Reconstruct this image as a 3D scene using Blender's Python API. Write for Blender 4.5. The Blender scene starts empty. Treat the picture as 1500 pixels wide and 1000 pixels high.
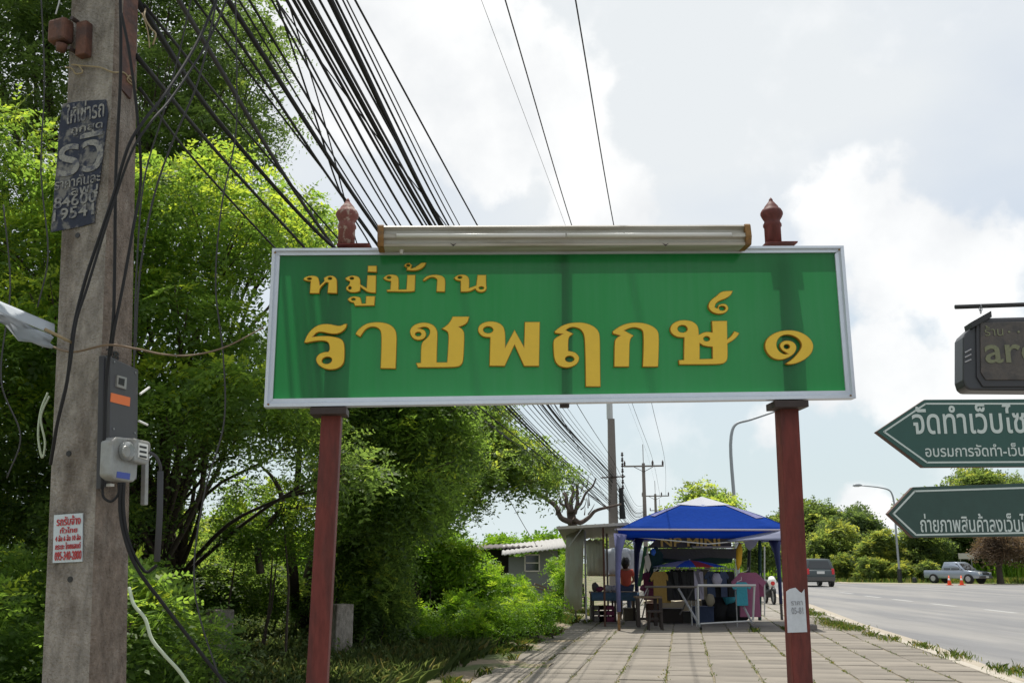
import bpy, bmesh, math, random
import numpy as np
from mathutils import Vector, Matrix

random.seed(7)
rng = np.random.default_rng(11)
S = bpy.context.scene
COL = S.collection

# ------------------------------------------------------------------ camera
F = 1433.0
TH = math.atan(323.0 / F)
CT, ST = math.cos(TH), math.sin(TH)
EYE = 1.55
cam = bpy.data.cameras.new('camera')
cam.sensor_fit = 'HORIZONTAL'; cam.sensor_width = 36.0
cam.lens = F / 1500.0 * 36.0
cam.clip_start = 0.05; cam.clip_end = 3000
camo = bpy.data.objects.new('camera', cam)
camo.location = (0, 0, EYE); camo.rotation_euler = (math.pi / 2 + TH, 0, 0)
COL.objects.link(camo); S.camera = camo

# ------------------------------------------------------------------ light
SUN_EL, SUN_AZ = math.radians(71), math.radians(-16)      # azimuth from +Y towards +X
sdir = Vector((math.sin(SUN_AZ) * math.cos(SUN_EL), math.cos(SUN_AZ) * math.cos(SUN_EL), math.sin(SUN_EL)))
sun = bpy.data.lights.new('sun', 'SUN'); sun.energy = 4.6; sun.angle = math.radians(0.5); sun.color = (1, .955, .88)
suno = bpy.data.objects.new('sun', sun); suno.rotation_euler = sdir.to_track_quat('Z', 'Y').to_euler()
suno.location = (0, 0, 60); COL.objects.link(suno)
vs = S.view_settings
vs.view_transform = 'Standard'; vs.look = 'None'; vs.gamma = 1; vs.exposure = 0.12; vs.use_curve_mapping = False
S.cycles.max_bounces = 8; S.cycles.transparent_max_bounces = 12
S.cycles.use_denoising = True


def ray(px, py):
    u = (px - 750) / F; v = (500 - py) / F
    return Vector((u, CT - v * ST, ST + v * CT))


def at(px, py, D):
    r = ray(px, py); return Vector((r.x / r.y * D, D, EYE + r.z / r.y * D))


def gnd(px, py, z=0.0):
    r = ray(px, py); t = (z - EYE) / r.z
    return Vector((r.x * t, r.y * t, z))


def onplane(px, py, p0, n):
    r = ray(px, py); o = Vector((0, 0, EYE)); t = (p0 - o).dot(n) / r.dot(n)
    return o + r * t


PHI = math.atan(0.17)
EF = Vector((math.sin(PHI), math.cos(PHI), 0)); ER = Vector((math.cos(PHI), -math.sin(PHI), 0))


def R(a, s, z=0.0):
    return ER * a + EF * s + Vector((0, 0, z))


# ------------------------------------------------------------------ world
W = bpy.data.worlds.new('World'); S.world = W; W.use_nodes = True
nt = W.node_tree; N = nt.nodes; L = nt.links; N.clear()


def nn(t, **k):
    n = N.new(t)
    for a, b in k.items(): setattr(n, a, b)
    return n


wo = nn('ShaderNodeOutputWorld'); bg = nn('ShaderNodeBackground'); L.new(bg.outputs[0], wo.inputs[0])
sky = nn('ShaderNodeTexSky', sky_type='NISHITA'); sky.sun_disc = False; sky.sun_elevation = SUN_EL
sky.sun_rotation = SUN_AZ; sky.air_density = 1.2; sky.dust_density = 1.5
tc = nn('ShaderNodeTexCoord')
sepw = nn('ShaderNodeSeparateXYZ'); L.new(tc.outputs['Generated'], sepw.inputs[0])
nA = nn('ShaderNodeTexNoise'); nA.inputs['Scale'].default_value = 5.5; nA.inputs['Detail'].default_value = 9; nA.inputs['Roughness'].default_value = .55
nB = nn('ShaderNodeTexNoise'); nB.inputs['Scale'].default_value = 2.1; nB.inputs['Detail'].default_value = 6; nB.inputs['Roughness'].default_value = .5
nC = nn('ShaderNodeTexNoise'); nC.inputs['Scale'].default_value = 14; nC.inputs['Detail'].default_value = 8; nC.inputs['Roughness'].default_value = .5
mp = nn('ShaderNodeMapping'); mp.inputs['Scale'].default_value = (1, 1, 2.0); mp.inputs['Location'].default_value = (3.1, 1.7, 0.4)
L.new(tc.outputs['Generated'], mp.inputs[0])
L.new(tc.outputs['Generated'], nA.inputs['Vector']); L.new(mp.outputs[0], nB.inputs['Vector']); L.new(tc.outputs['Generated'], nC.inputs['Vector'])


def wmath(op, a, b=None, c=None, clamp=False):
    m = nn('ShaderNodeMath', operation=op); m.use_clamp = clamp
    for i, x in enumerate((a, b, c)):
        if x is None: continue
        if isinstance(x, (int, float)): m.inputs[i].default_value = x
        else: L.new(x, m.inputs[i])
    return m.outputs[0]


# cumulus heaps of this sky: direction and angular radius
heaps = [((600, 40), .085), ((640, 130), .085), ((700, 150), .09), ((790, 175), .085), ((850, 230), .06), ((560, 130), .07), ((905, 300), .055),
         ((840, 330), .05), ((480, 60), .09), ((1290, 335), .07), ((1360, 350), .065), ((1220, 350), .05), ((1300, 400), .075), ((1430, 380), .05),
         ((1280, 530), .06), ((1340, 560), .05), ((1200, 560), .05), ((1130, 620), .035), ((1450, 560), .05), ((1260, 745), .03), ((560, 760), .04)]
acc = None
for (p, rad) in heaps:
    d = ray(*p).normalized()
    sub = nn('ShaderNodeVectorMath', operation='DISTANCE'); L.new(tc.outputs['Generated'], sub.inputs[0]); sub.inputs[1].default_value = d
    v = wmath('DIVIDE', sub.outputs['Value'], rad)
    v = wmath('SUBTRACT', 1.0, v)
    acc = v if acc is None else wmath('SMOOTH_MAX', acc, v, .35)
n1 = wmath('MULTIPLY_ADD', nC.outputs[0], 2.0, -1.0)
n2 = wmath('MULTIPLY_ADD', nA.outputs[0], 2.2, -1.1)
dens = wmath('ADD', wmath('ADD', acc, n1), n2)
mr = nn('ShaderNodeMapRange', interpolation_type='SMOOTHSTEP'); L.new(dens, mr.inputs[0])
mr.inputs[1].default_value = -.06; mr.inputs[2].default_value = .34
cum = mr.outputs[0]
# free cumulus everywhere else
mr2 = nn('ShaderNodeMapRange', interpolation_type='SMOOTHSTEP'); L.new(nA.outputs[0], mr2.inputs[0])
mr2.inputs[1].default_value = .56; mr2.inputs[2].default_value = .66
# thin veil
mr3 = nn('ShaderNodeMapRange'); L.new(nB.outputs[0], mr3.inputs[0]); mr3.inputs[1].default_value = .35; mr3.inputs[2].default_value = .65
mr3.inputs[3].default_value = .45; mr3.inputs[4].default_value = .8
mr4 = nn('ShaderNodeMapRange'); L.new(sepw.outputs[2], mr4.inputs[0]); mr4.inputs[1].default_value = .08; mr4.inputs[2].default_value = .42
mr4.inputs[3].default_value = -.08; mr4.inputs[4].default_value = .3
veil = wmath('ADD', mr3.outputs[0], mr4.outputs[0], clamp=True)


def wmix(f, a, b):
    m = nn('ShaderNodeMix', data_type='RGBA')
    if isinstance(f, float): m.inputs[0].default_value = f
    else: L.new(f, m.inputs[0])
    for i, x in ((6, a), (7, b)):
        if isinstance(x, tuple): m.inputs[i].default_value = x
        else: L.new(x, m.inputs[i])
    return m.outputs[2]


SKYS = 0.12
vsc = nn('ShaderNodeVectorMath', operation='SCALE'); L.new(sky.outputs[0], vsc.inputs[0]); vsc.inputs['Scale'].default_value = SKYS
base = wmix(veil, vsc.outputs[0], (.765, .80, .825, 1))
mrh = nn('ShaderNodeMapRange', interpolation_type='SMOOTHSTEP'); L.new(sepw.outputs[2], mrh.inputs[0]); mrh.inputs[1].default_value = .0; mrh.inputs[2].default_value = .30
mrh.inputs[3].default_value = .85; mrh.inputs[4].default_value = .0
base = wmix(mrh.outputs[0], base, (.63, .745, .79, 1))
mrk = nn('ShaderNodeMapRange', interpolation_type='SMOOTHSTEP'); L.new(sepw.outputs[2], mrk.inputs[0]); mrk.inputs[1].default_value = -.02; mrk.inputs[2].default_value = .09
mrk.inputs[3].default_value = .6; mrk.inputs[4].default_value = .0
base = wmix(mrk.outputs[0], base, (.80, .87, .89, 1))
# cumulus colour: white with soft grey bellies
mr5 = nn('ShaderNodeMapRange'); L.new(nA.outputs[0], mr5.inputs[0]); mr5.inputs[1].default_value = .35; mr5.inputs[2].default_value = .62
ccol = wmix(mr5.outputs[0], (.78, .80, .82, 1), (1.02, 1.02, 1.01, 1))
cf = wmath('MULTIPLY', cum, .92)
c1 = wmix(wmath('MULTIPLY', mr2.outputs[0], .35), base, (.93, .94, .95, 1))
c2 = wmix(cf, c1, ccol)
L.new(c2, bg.inputs[0]); bg.inputs[1].default_value = 1.0


# ------------------------------------------------------------------ materials
def mat(name, col, rough=.7, metal=0., var=.0, vscale=6., bump=0., bscale=40., col2=None, spec=.5, streak=None, trans=None, emit=None, c2lo=.45, c2hi=.6, detail=6):
    m = bpy.data.materials.new(name); m.use_nodes = True
    t = m.node_tree; n = t.nodes; l = t.links; p = n['Principled BSDF']
    p.inputs['Roughness'].default_value = rough; p.inputs['Metallic'].default_value = metal
    p.inputs['Specular IOR Level'].default_value = spec
    c = (*col, 1) if len(col) == 3 else col
    p.inputs['Base Color'].default_value = c
    tcn = n.new('ShaderNodeTexCoord')
    if var or col2:
        mpn = n.new('ShaderNodeMapping'); l.new(tcn.outputs['Object'], mpn.inputs[0])
        if streak: mpn.inputs['Scale'].default_value = streak
        nz = n.new('ShaderNodeTexNoise'); nz.inputs['Scale'].default_value = vscale; nz.inputs['Detail'].default_value = detail; nz.inputs['Roughness'].default_value = .62
        l.new(mpn.outputs[0], nz.inputs['Vector'])
        if col2:
            r = n.new('ShaderNodeMapRange'); l.new(nz.outputs[0], r.inputs[0]); r.inputs[1].default_value = c2lo; r.inputs[2].default_value = c2hi
            mx = n.new('ShaderNodeMix'); mx.data_type = 'RGBA'; l.new(r.outputs[0], mx.inputs[0]); mx.inputs[6].default_value = c; mx.inputs[7].default_value = (*col2, 1)
            cs = mx.outputs[2]
        else:
            cs = None
        if var:
            nz2 = n.new('ShaderNodeTexNoise'); nz2.inputs['Scale'].default_value = vscale * 4.3; nz2.inputs['Detail'].default_value = 8; nz2.inputs['Roughness'].default_value = .7
            l.new(mpn.outputs[0], nz2.inputs['Vector'])
            r2 = n.new('ShaderNodeMapRange'); l.new(nz2.outputs[0], r2.inputs[0]); r2.inputs[1].default_value = .25; r2.inputs[2].default_value = .75
            r2.inputs[3].default_value = 1 - var; r2.inputs[4].default_value = 1 + var
            hs = n.new('ShaderNodeHueSaturation'); l.new(r2.outputs[0], hs.inputs['Value'])
            if cs is not None: l.new(cs, hs.inputs['Color'])
            else: hs.inputs['Color'].default_value = c
            cs = hs.outputs[0]
        l.new(cs, p.inputs['Base Color'])
    if bump:
        nb = n.new('ShaderNodeTexNoise'); nb.inputs['Scale'].default_value = bscale; nb.inputs['Detail'].default_value = 6
        l.new(tcn.outputs['Object'], nb.inputs['Vector'])
        b = n.new('ShaderNodeBump'); b.inputs['Strength'].default_value = bump; b.inputs['Distance'].default_value = .02
        l.new(nb.outputs[0], b.inputs['Height']); l.new(b.outputs[0], p.inputs['Normal'])
    if trans:
        tr = n.new('ShaderNodeBsdfTranslucent'); tr.inputs[0].default_value = (*trans[0], 1)
        ms = n.new('ShaderNodeMixShader'); ms.inputs[0].default_value = trans[1]
        l.new(p.outputs[0], ms.inputs[1]); l.new(tr.outputs[0], ms.inputs[2]); l.new(ms.outputs[0], n['Material Output'].inputs[0])
    if emit:
        p.inputs['Emission Color'].default_value = (*emit[0], 1); p.inputs['Emission Strength'].default_value = emit[1]
    return m


def leafmat(name, dark, light, young, tmul=2.0, mixf=.5, rough=.5):
    m = bpy.data.materials.new(name); m.use_nodes = True
    t = m.node_tree; n = t.nodes; l = t.links; p = n['Principled BSDF']
    a = n.new('ShaderNodeAttribute'); a.attribute_name = 'rnd'
    cr = n.new('ShaderNodeValToRGB'); l.new(a.outputs['Fac'], cr.inputs[0])
    e = cr.color_ramp.elements
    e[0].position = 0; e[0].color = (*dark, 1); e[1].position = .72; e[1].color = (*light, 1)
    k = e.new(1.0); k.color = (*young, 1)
    l.new(cr.outputs[0], p.inputs['Base Color']); p.inputs['Roughness'].default_value = rough; p.inputs['Specular IOR Level'].default_value = .35
    tr = n.new('ShaderNodeBsdfTranslucent')
    vm = n.new('ShaderNodeVectorMath'); vm.operation = 'MULTIPLY'; l.new(cr.outputs[0], vm.inputs[0]); vm.inputs[1].default_value = (tmul * 1.25, tmul * 1.1, tmul * .7)
    l.new(vm.outputs[0], tr.inputs[0])
    ms = n.new('ShaderNodeMixShader'); ms.inputs[0].default_value = mixf
    l.new(p.outputs[0], ms.inputs[1]); l.new(tr.outputs[0], ms.inputs[2]); l.new(ms.outputs[0], n['Material Output'].inputs[0])
    return m


M = {}
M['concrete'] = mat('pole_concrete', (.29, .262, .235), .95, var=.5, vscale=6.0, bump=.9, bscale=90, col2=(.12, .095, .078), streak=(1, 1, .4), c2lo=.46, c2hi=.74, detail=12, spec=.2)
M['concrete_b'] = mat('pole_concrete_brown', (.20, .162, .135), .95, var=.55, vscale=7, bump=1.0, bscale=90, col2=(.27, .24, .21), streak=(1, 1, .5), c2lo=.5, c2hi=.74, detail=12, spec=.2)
M['farpole'] = mat('weathered_concrete', (.17, .15, .14), .9, var=.2)
M['slab'] = mat('paving_concrete', (.25, .228, .195), .9, var=.14, vscale=1.3, bump=.3, bscale=30, col2=(.19, .172, .147), c2lo=.42, c2hi=.65, detail=9)
M['joint'] = mat('joint_dirt', (.20, .165, .115), .95, var=.35, vscale=5, col2=(.09, .095, .04))
M['kerb'] = mat('kerb_concrete', (.38, .345, .29), .9, var=.15, vscale=2, bump=.2)
M['asphalt'] = mat('asphalt', (.15, .15, .153), .85, var=.13, vscale=.5, bump=.2, bscale=80, col2=(.215, .208, .198), streak=(1, .12, 1), c2lo=.42, c2hi=.6, detail=9)
M['sand'] = mat('sandy_edge', (.33, .29, .23), .95, var=.15, vscale=2)
M['paint'] = mat('road_paint', (.33, .33, .32), .8, var=.2, vscale=10)
M['dirt'] = mat('dirt', (.22, .175, .12), .95, var=.25, vscale=1.2, bump=.5, bscale=12, col2=(.075, .10, .03), c2lo=.44, c2hi=.56)
M['soil'] = mat('shaded_soil', (.055, .05, .03), .95, var=.4, vscale=2, bump=.5, bscale=10, col2=(.035, .055, .018))
M['field'] = mat('field_green', (.10, .15, .03), .95, var=.3, vscale=.3, col2=(.15, .16, .05))
M['red'] = mat('red_oxide_paint', (.150, .036, .030), .6, spec=.25, var=.3, vscale=5, bump=.08, bscale=20, col2=(.105, .032, .028), streak=(2, 2, .4))
M['redworn'] = mat('worn_red_paint', (.17, .055, .045), .75, var=.3, vscale=22, col2=(.34, .25, .21), c2lo=.52, c2hi=.60)
M['darkmetal'] = mat('dark_bracket', (.035, .022, .02), .6, var=.2)
M['alu'] = mat('aluminium_frame', (.62, .66, .74), .38, metal=.35, var=.05, vscale=3)
M['letter'] = mat('gold_letter_face', (.72, .47, .03), .45, var=.05, vscale=4)
M['letteredge'] = mat('orange_letter_edge', (.36, .17, .012), .5)
M['lampbeige'] = mat('lamp_housing', (.42, .40, .36), .5, var=.12, vscale=4, col2=(.30, .27, .22), streak=(.3, 3, 3))
M['lamptube'] = mat('lamp_tube', (.62, .61, .58), .35)
M['rust'] = mat('rusty_brown', (.22, .11, .03), .7, var=.3, vscale=12, col2=(.08, .045, .03))
M['rustbr'] = mat('red_brown_rust', (.11, .045, .028), .75, var=.35, vscale=14, bump=.3, col2=(.06, .03, .025))
M['cable'] = mat('cable_black', (.020, .020, .022), .75, spec=.25)
M['cablegrey'] = mat('cable_grey', (.055, .055, .06), .75, spec=.25)
M['rope'] = mat('rope', (.28, .22, .13), .9, var=.25, vscale=30)
M['hose'] = mat('pale_hose', (.42, .48, .36), .6)
M['boxgrey'] = mat('meter_board_grey', (.065, .065, .072), .5, var=.08)
M['boxside'] = mat('meter_board_side', (.035, .035, .042), .5)
M['orange'] = mat('orange_label', (.70, .17, .05), .6)
M['meter'] = mat('meter_shell', (.27, .28, .28), .4, var=.15, vscale=12, col2=(.24, .235, .22))
M['glass'] = mat('meter_glass', (.22, .23, .23), .08, spec=.8)
M['white'] = mat('white', (.72, .72, .70), .5)
M['black'] = mat('black', (.015, .015, .017), .5)
M['blue'] = mat('blue_label', (.05, .08, .35), .5)
M['poster'] = mat('faded_navy_poster', (.020, .026, .048), .85, var=.3, vscale=16, col2=(.15, .145, .14), c2lo=.50, c2hi=.60)
M['postink'] = mat('poster_lettering', (.24, .235, .225), .85, var=.45, vscale=30, col2=(.08, .085, .11), c2lo=.48, c2hi=.6)
M['notice'] = mat('white_notice', (.50, .56, .60), .6, var=.06)
M['redink'] = mat('red_ink', (.42, .045, .05), .7)
M['sticker'] = mat('paper_sticker', (.56, .59, .64), .8, var=.1, vscale=8)
M['greyink'] = mat('grey_ink', (.28, .29, .32), .8)
M['tarp'] = mat('white_tarp', (.50, .54, .58), .6, trans=((.5, .54, .6), .35))
M['arrow'] = mat('arrow_green', (.018, .072, .062), .42, var=.06)
M['arrow2'] = mat('arrow_green_dull', (.022, .058, .050), .5, var=.14, vscale=5)
M['arrowedge'] = mat('arrow_edge_brown', (.10, .055, .045), .7)
M['arrowwhite'] = mat('arrow_line', (.50, .56, .55), .6)
M['lightbox'] = mat('lightbox_dark', (.035, .037, .045), .4)
M['lightface'] = mat('lightbox_face', (.075, .062, .055), .5, var=.3, vscale=14, col2=(.045, .04, .04))
M['lbtext'] = mat('lightbox_lettering', (.15, .155, .09), .5, var=.3, vscale=25)
M['canopy'] = mat('blue_canopy', (.010, .052, .30), .95, var=.12, vscale=2, spec=.08, trans=((.012, .085, .52), .4), bump=.9, bscale=9)
M['valance'] = mat('blue_valance', (.006, .05, .40), .9, spec=.1, trans=((.006, .08, .7), .4))
M['capcloth'] = mat('canopy_cap', (.52, .53, .58), .7, trans=((.6, .6, .66), .3))
M['capgrey'] = mat('worn_grey_cloth', (.20, .22, .33), .7, trans=((.25, .28, .42), .3))
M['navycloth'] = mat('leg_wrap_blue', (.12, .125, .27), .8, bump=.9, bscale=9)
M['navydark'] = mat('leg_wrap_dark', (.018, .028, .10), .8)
M['steel'] = mat('pale_steel', (.42, .42, .42), .45, metal=.3)
M['darksteel'] = mat('dark_steel', (.05, .045, .045), .5)
M['greyroof'] = mat('grey_roof_sheet', (.42, .41, .39), .7, var=.15, trans=((.3, .3, .28), .2))
M['plastic'] = mat('old_plastic_sheet', (.46, .47, .43), .6, var=.15, vscale=1.5, col2=(.33, .27, .21), trans=((.6, .6, .54), .5))
M['skin'] = mat('skin', (.30, .16, .10), .6)
M['hair'] = mat('hair', (.012, .010, .010), .5)
M['shirtred'] = mat('coral_shirt', (.50, .085, .05), .8)
M['denim'] = mat('denim', (.04, .06, .12), .8, bump=.9, bscale=9)
M['wood'] = mat('old_wood', (.16, .11, .07), .85, var=.25, vscale=8)
M['darkwood'] = mat('dark_wood', (.035, .025, .022), .8)
M['bluecloth'] = mat('blue_table_cloth', (.06, .12, .19), .8)
M['yellow'] = mat('yellow_cloth', (.62, .36, .02), .8)
M['mustard'] = mat('mustard_cloth', (.27, .17, .04), .85, var=.15, vscale=10, bump=.9, bscale=9)
M['blackcloth'] = mat('black_cloth', (.018, .018, .02), .9, bump=.9, bscale=9)
M['greycloth'] = mat('grey_cloth', (.10, .095, .09), .9, bump=.9, bscale=9)
M['khaki'] = mat('khaki_cloth', (.17, .15, .11), .9, bump=.9, bscale=9)
M['pinkcloth'] = mat('pink_cloth', (.34, .12, .21), .85, trans=((.4, .15, .27), .2), bump=.9, bscale=9)
M['magenta'] = mat('magenta_cloth', (.19, .035, .09), .85, bump=.9, bscale=9)
M['teal'] = mat('teal_cloth', (.03, .23, .30), .85, bump=.9, bscale=9)
M['darkgreen'] = mat('dark_green_cloth', (.015, .05, .045), .85, bump=.9, bscale=9)
M['green'] = mat('green_cloth', (.04, .13, .06), .85)
M['brblue'] = mat('bright_blue_print', (.02, .12, .55), .7)
M['brred'] = mat('bright_red_print', (.55, .03, .03), .7)
M['lav'] = mat('lavender_cloth', (.34, .32, .40), .8)
M['amber'] = mat('amber_letter', (.8, .55, .12), .6)
M['wallgrey'] = mat('shack_wall', (.15, .16, .15), .85, var=.15, streak=(4, 4, .5))
M['bark'] = mat('bark', (.055, .042, .032), .95, var=.4, vscale=6, bump=.9, bscale=18)
M['palebark'] = mat('pruned_bark', (.075, .055, .045), .95, var=.35, vscale=6, bump=.6, bscale=12)
M['tyre'] = mat('tyre', (.012, .012, .013), .85)
M['rim'] = mat('rim', (.35, .35, .37), .35, metal=.7)
M['cargreen'] = mat('car_paint_grey_green', (.055, .07, .075), .3)
M['carglass'] = mat('car_glass', (.02, .024, .028), .08, spec=.7)
M['silver'] = mat('silver_paint', (.26, .30, .36), .28, metal=.45)
M['taillight'] = mat('taillight', (.55, .02, .03), .25)
M['plate'] = mat('number_plate', (.6, .6, .58), .5)
M['cone'] = mat('cone_orange', (.75, .10, .03), .55)
M['lamppost'] = mat('galvanised_post', (.27, .29, .31), .5, metal=.3)
M['trailer'] = mat('sign_pale', (.48, .45, .40), .7)

LEAF_NEAR = leafmat('leaf_near', (.050, .092, .026), (.098, .176, .034), (.19, .26, .035), 2.6, .6)
LEAF_DARK = leafmat('leaf_dark', (.038, .070, .024), (.080, .135, .038), (.14, .20, .04), 2.3, .58)
LEAF_FAR = leafmat('leaf_mid', (.042, .078, .026), (.090, .150, .038), (.17, .22, .04), 2.7, .6)
LEAF_BRIGHT = leafmat('leaf_bright', (.06, .14, .012), (.11, .22, .018), (.20, .31, .03), 2.0, .5)
LEAF_DIST = leafmat('leaf_distant', (.036, .066, .026), (.088, .135, .040), (.18, .21, .045), 2.4, .55, .7)
LEAF_DRY = leafmat('leaf_dry', (.10, .075, .055), (.17, .125, .09), (.15, .13, .06), 1.3, .35, .8)
GRASS = leafmat('grass_blade', (.04, .08, .018), (.09, .15, .03), (.22, .20, .07), 1.7, .4, .6)
GRASSD = leafmat('shade_grass_blade', (.055, .095, .035), (.115, .165, .065), (.22, .22, .10), 2.0, .45, .6)

# ------------------------------------------------------------------ object helpers
ORG = {}


def thing(name, label, cat, loc=(0, 0, 0), group=None):
    o = bpy.data.objects.new(name, None); COL.objects.link(o); o.location = loc; o.empty_display_size = .1
    o['label'] = label; o['category'] = cat
    if group: o['group'] = group
    ORG[o.name] = Vector(loc); return o


def tagit(o, label, cat, group=None, kind=None):
    o['label'] = label; o['category'] = cat
    if group: o['group'] = group
    if kind: o['kind'] = kind
    return o


class MB:
    def __init__(s): s.v = []; s.f = []; s.mi = []; s.m = 0

    def add(s, vs_, fs):
        b = len(s.v); s.v += [tuple(v) for v in vs_]; s.f += [tuple(b + i for i in f) for f in fs]; s.mi += [s.m] * len(fs)

    def hexa(s, p):       # 8 points: bottom 4 ccw, top 4 ccw
        s.add(p, [(3, 2, 1, 0), (4, 5, 6, 7), (0, 1, 5, 4), (1, 2, 6, 5), (2, 3, 7, 6), (3, 0, 4, 7)])

    def box(s, c, size, ax=None):
        c = Vector(c); X, Y, Z = ax if ax else (Vector((1, 0, 0)), Vector((0, 1, 0)), Vector((0, 0, 1)))
        a, b, d = [x / 2 for x in size]
        s.hexa([c + X * i * a + Y * j * b + Z * k * d for k in (-1, 1) for (i, j) in ((-1, -1), (1, -1), (1, 1), (-1, 1))])

    def prism(s, poly, off):      # poly: list of Vector (3d), off: extrusion vector
        n = len(poly); off = Vector(off)
        s.add(list(poly) + [Vector(p) + off for p in poly],
              [tuple(range(n - 1, -1, -1)), tuple(range(n, 2 * n))] + [(i, (i + 1) % n, n + (i + 1) % n, n + i) for i in range(n)])

    def tube(s, pts, rad, sides=6, cap=True):
        pts = [Vector(p) for p in pts]; n = len(pts)
        if not hasattr(rad, '__len__'): rad = [rad] * n
        t0 = (pts[1] - pts[0]).normalized()
        up = Vector((0, 0, 1)) if abs(t0.z) < .9 else Vector((1, 0, 0))
        a = t0.cross(up).normalized(); vs_ = []
        for i, p in enumerate(pts):
            t = (pts[min(i + 1, n - 1)] - pts[max(i - 1, 0)]).normalized()
            a = (a - t * a.dot(t)).normalized(); b = t.cross(a)
            for k in range(sides):
                w = 2 * math.pi * k / sides
                vs_.append(p + (a * math.cos(w) + b * math.sin(w)) * rad[i])
        fs = [(i * sides + k, i * sides + (k + 1) % sides, (i + 1) * sides + (k + 1) % sides, (i + 1) * sides + k) for i in range(n - 1) for k in range(sides)]
        if cap: fs += [tuple(range(sides - 1, -1, -1)), tuple((n - 1) * sides + k for k in range(sides))]
        s.add(vs_, fs)

    def lathe(s, base, prof, sides=16):
        s.tube([Vector(base) + Vector((0, 0, z)) for r, z in prof], [max(r, .0005) for r, z in prof], sides)

    def wheel(s, c, axis, r, w, sides=20):
        axis = Vector(axis).normalized(); c = Vector(c)
        s.tube([c - axis * w / 2, c - axis * w * .35, c + axis * w * .35, c + axis * w / 2], [r * .9, r, r, r * .9], sides)

    def sheet(s, grid):
        nr = len(grid); nc = len(grid[0])
        s.add([p for r in grid for p in r], [(i * nc + j, i * nc + j + 1, (i + 1) * nc + j + 1, (i + 1) * nc + j) for i in range(nr - 1) for j in range(nc - 1)])

    def build(s, name, m, parent=None, smooth=False, bevel=0, kind=None, org=None, solid=0, label=None):
        me = bpy.data.meshes.new(name)
        o = bpy.data.objects.new(name, me); COL.objects.link(o)
        og = Vector((0, 0, 0))
        if parent is not None:
            og = ORG[parent.name]; o.parent = parent
        elif org is not None:
            og = Vector(org); o.location = og
        ORG[o.name] = og
        vv = [tuple(Vector(v) - og) for v in s.v]
        me.from_pydata(vv, [], s.f)
        ms = m if isinstance(m, (list, tuple)) else [m]
        for x in ms: me.materials.append(x)
        if len(ms) > 1: me.polygons.foreach_set('material_index', s.mi)
        if smooth: me.polygons.foreach_set('use_smooth', [True] * len(me.polygons))
        me.validate(); me.update()
        if solid:
            md = o.modifiers.new('solid', 'SOLIDIFY'); md.thickness = solid
        if bevel:
            md = o.modifiers.new('bevel', 'BEVEL'); md.width = bevel; md.segments = 2; md.limit_method = 'ANGLE'
        if kind: o['kind'] = kind
        if label: o['label'] = label
        return o


def copy_tree(o, parent=None):
    c = o.copy(); COL.objects.link(c)
    if parent is not None: c.parent = parent
    for ch in list(o.children): copy_tree(ch, c)
    return c


def catmull(P, seg=10):
    P = [Vector(p) for p in P]
    if len(P) < 3: return [P[0].lerp(P[-1], i / seg) for i in range(seg + 1)]
    out = []
    Q = [P[0] * 2 - P[1]] + P + [P[-1] * 2 - P[-2]]
    for i in range(1, len(Q) - 2):
        a, b, c, d = Q[i - 1], Q[i], Q[i + 1], Q[i + 2]
        t0 = 0.; t1 = t0 + max((b - a).length, 1e-5) ** .5; t2 = t1 + max((c - b).length, 1e-5) ** .5; t3 = t2 + max((d - c).length, 1e-5) ** .5
        for k in range(seg):
            t = t1 + (t2 - t1) * k / seg
            A1 = a * ((t1 - t) / (t1 - t0)) + b * ((t - t0) / (t1 - t0)); A2 = b * ((t2 - t) / (t2 - t1)) + c * ((t - t1) / (t2 - t1)); A3 = c * ((t3 - t) / (t3 - t2)) + d * ((t - t2) / (t3 - t2))
            B1 = A1 * ((t2 - t) / (t2 - t0)) + A2 * ((t - t0) / (t2 - t0)); B2 = A2 * ((t3 - t) / (t3 - t1)) + A3 * ((t - t1) / (t3 - t1))
            out.append(B1 * ((t2 - t) / (t2 - t1)) + B2 * ((t - t1) / (t2 - t1)))
    out.append(P[-1]); return out


def chaikin(poly, it=2, thr=50):
    P = [Vector((p[0], p[1])) for p in poly]; n = len(P)
    sharp = []
    for i in range(n):
        a = P[i] - P[i - 1]; b = P[(i + 1) % n] - P[i]
        ang = abs(math.degrees(a.angle(b))) if a.length > 0 and b.length > 0 else 0
        sharp.append(ang > thr)
    for _ in range(it):
        Q = []; sh = []
        for i in range(len(P)):
            p, q = P[i], P[(i + 1) % len(P)]; sp, sq = sharp[i], sharp[(i + 1) % len(P)]
            if sp:
                if not Q or (Q[-1] - p).length > 1e-9: Q.append(p); sh.append(True)
                if not sq: pass
            else:
                Q.append(p.lerp(q, .25)); sh.append(False)
            if not sq: Q.append(p.lerp(q, .75)); sh.append(False)
        P, sharp = Q, sh
    return P


def curve_mesh(splines, depth, bevel, mats, name, parent, frame, org=None, label=None):
    """splines in plane coordinates (metres); frame = (origin, ax, ay, an)"""
    cu = bpy.data.curves.new('tmp', 'CURVE'); cu.dimensions = '2D'; cu.fill_mode = 'BOTH'
    cu.extrude = depth / 2; cu.bevel_depth = bevel; cu.bevel_resolution = 0; cu.offset = -bevel
    for sp in splines:
        s = cu.splines.new('POLY'); s.points.add(len(sp) - 1); s.use_cyclic_u = True
        for i, p in enumerate(sp): s.points[i].co = (p[0], p[1], 0, 1)
    return curve_to_obj(cu, mats, name, parent, frame, depth, bevel, org, label)


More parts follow.
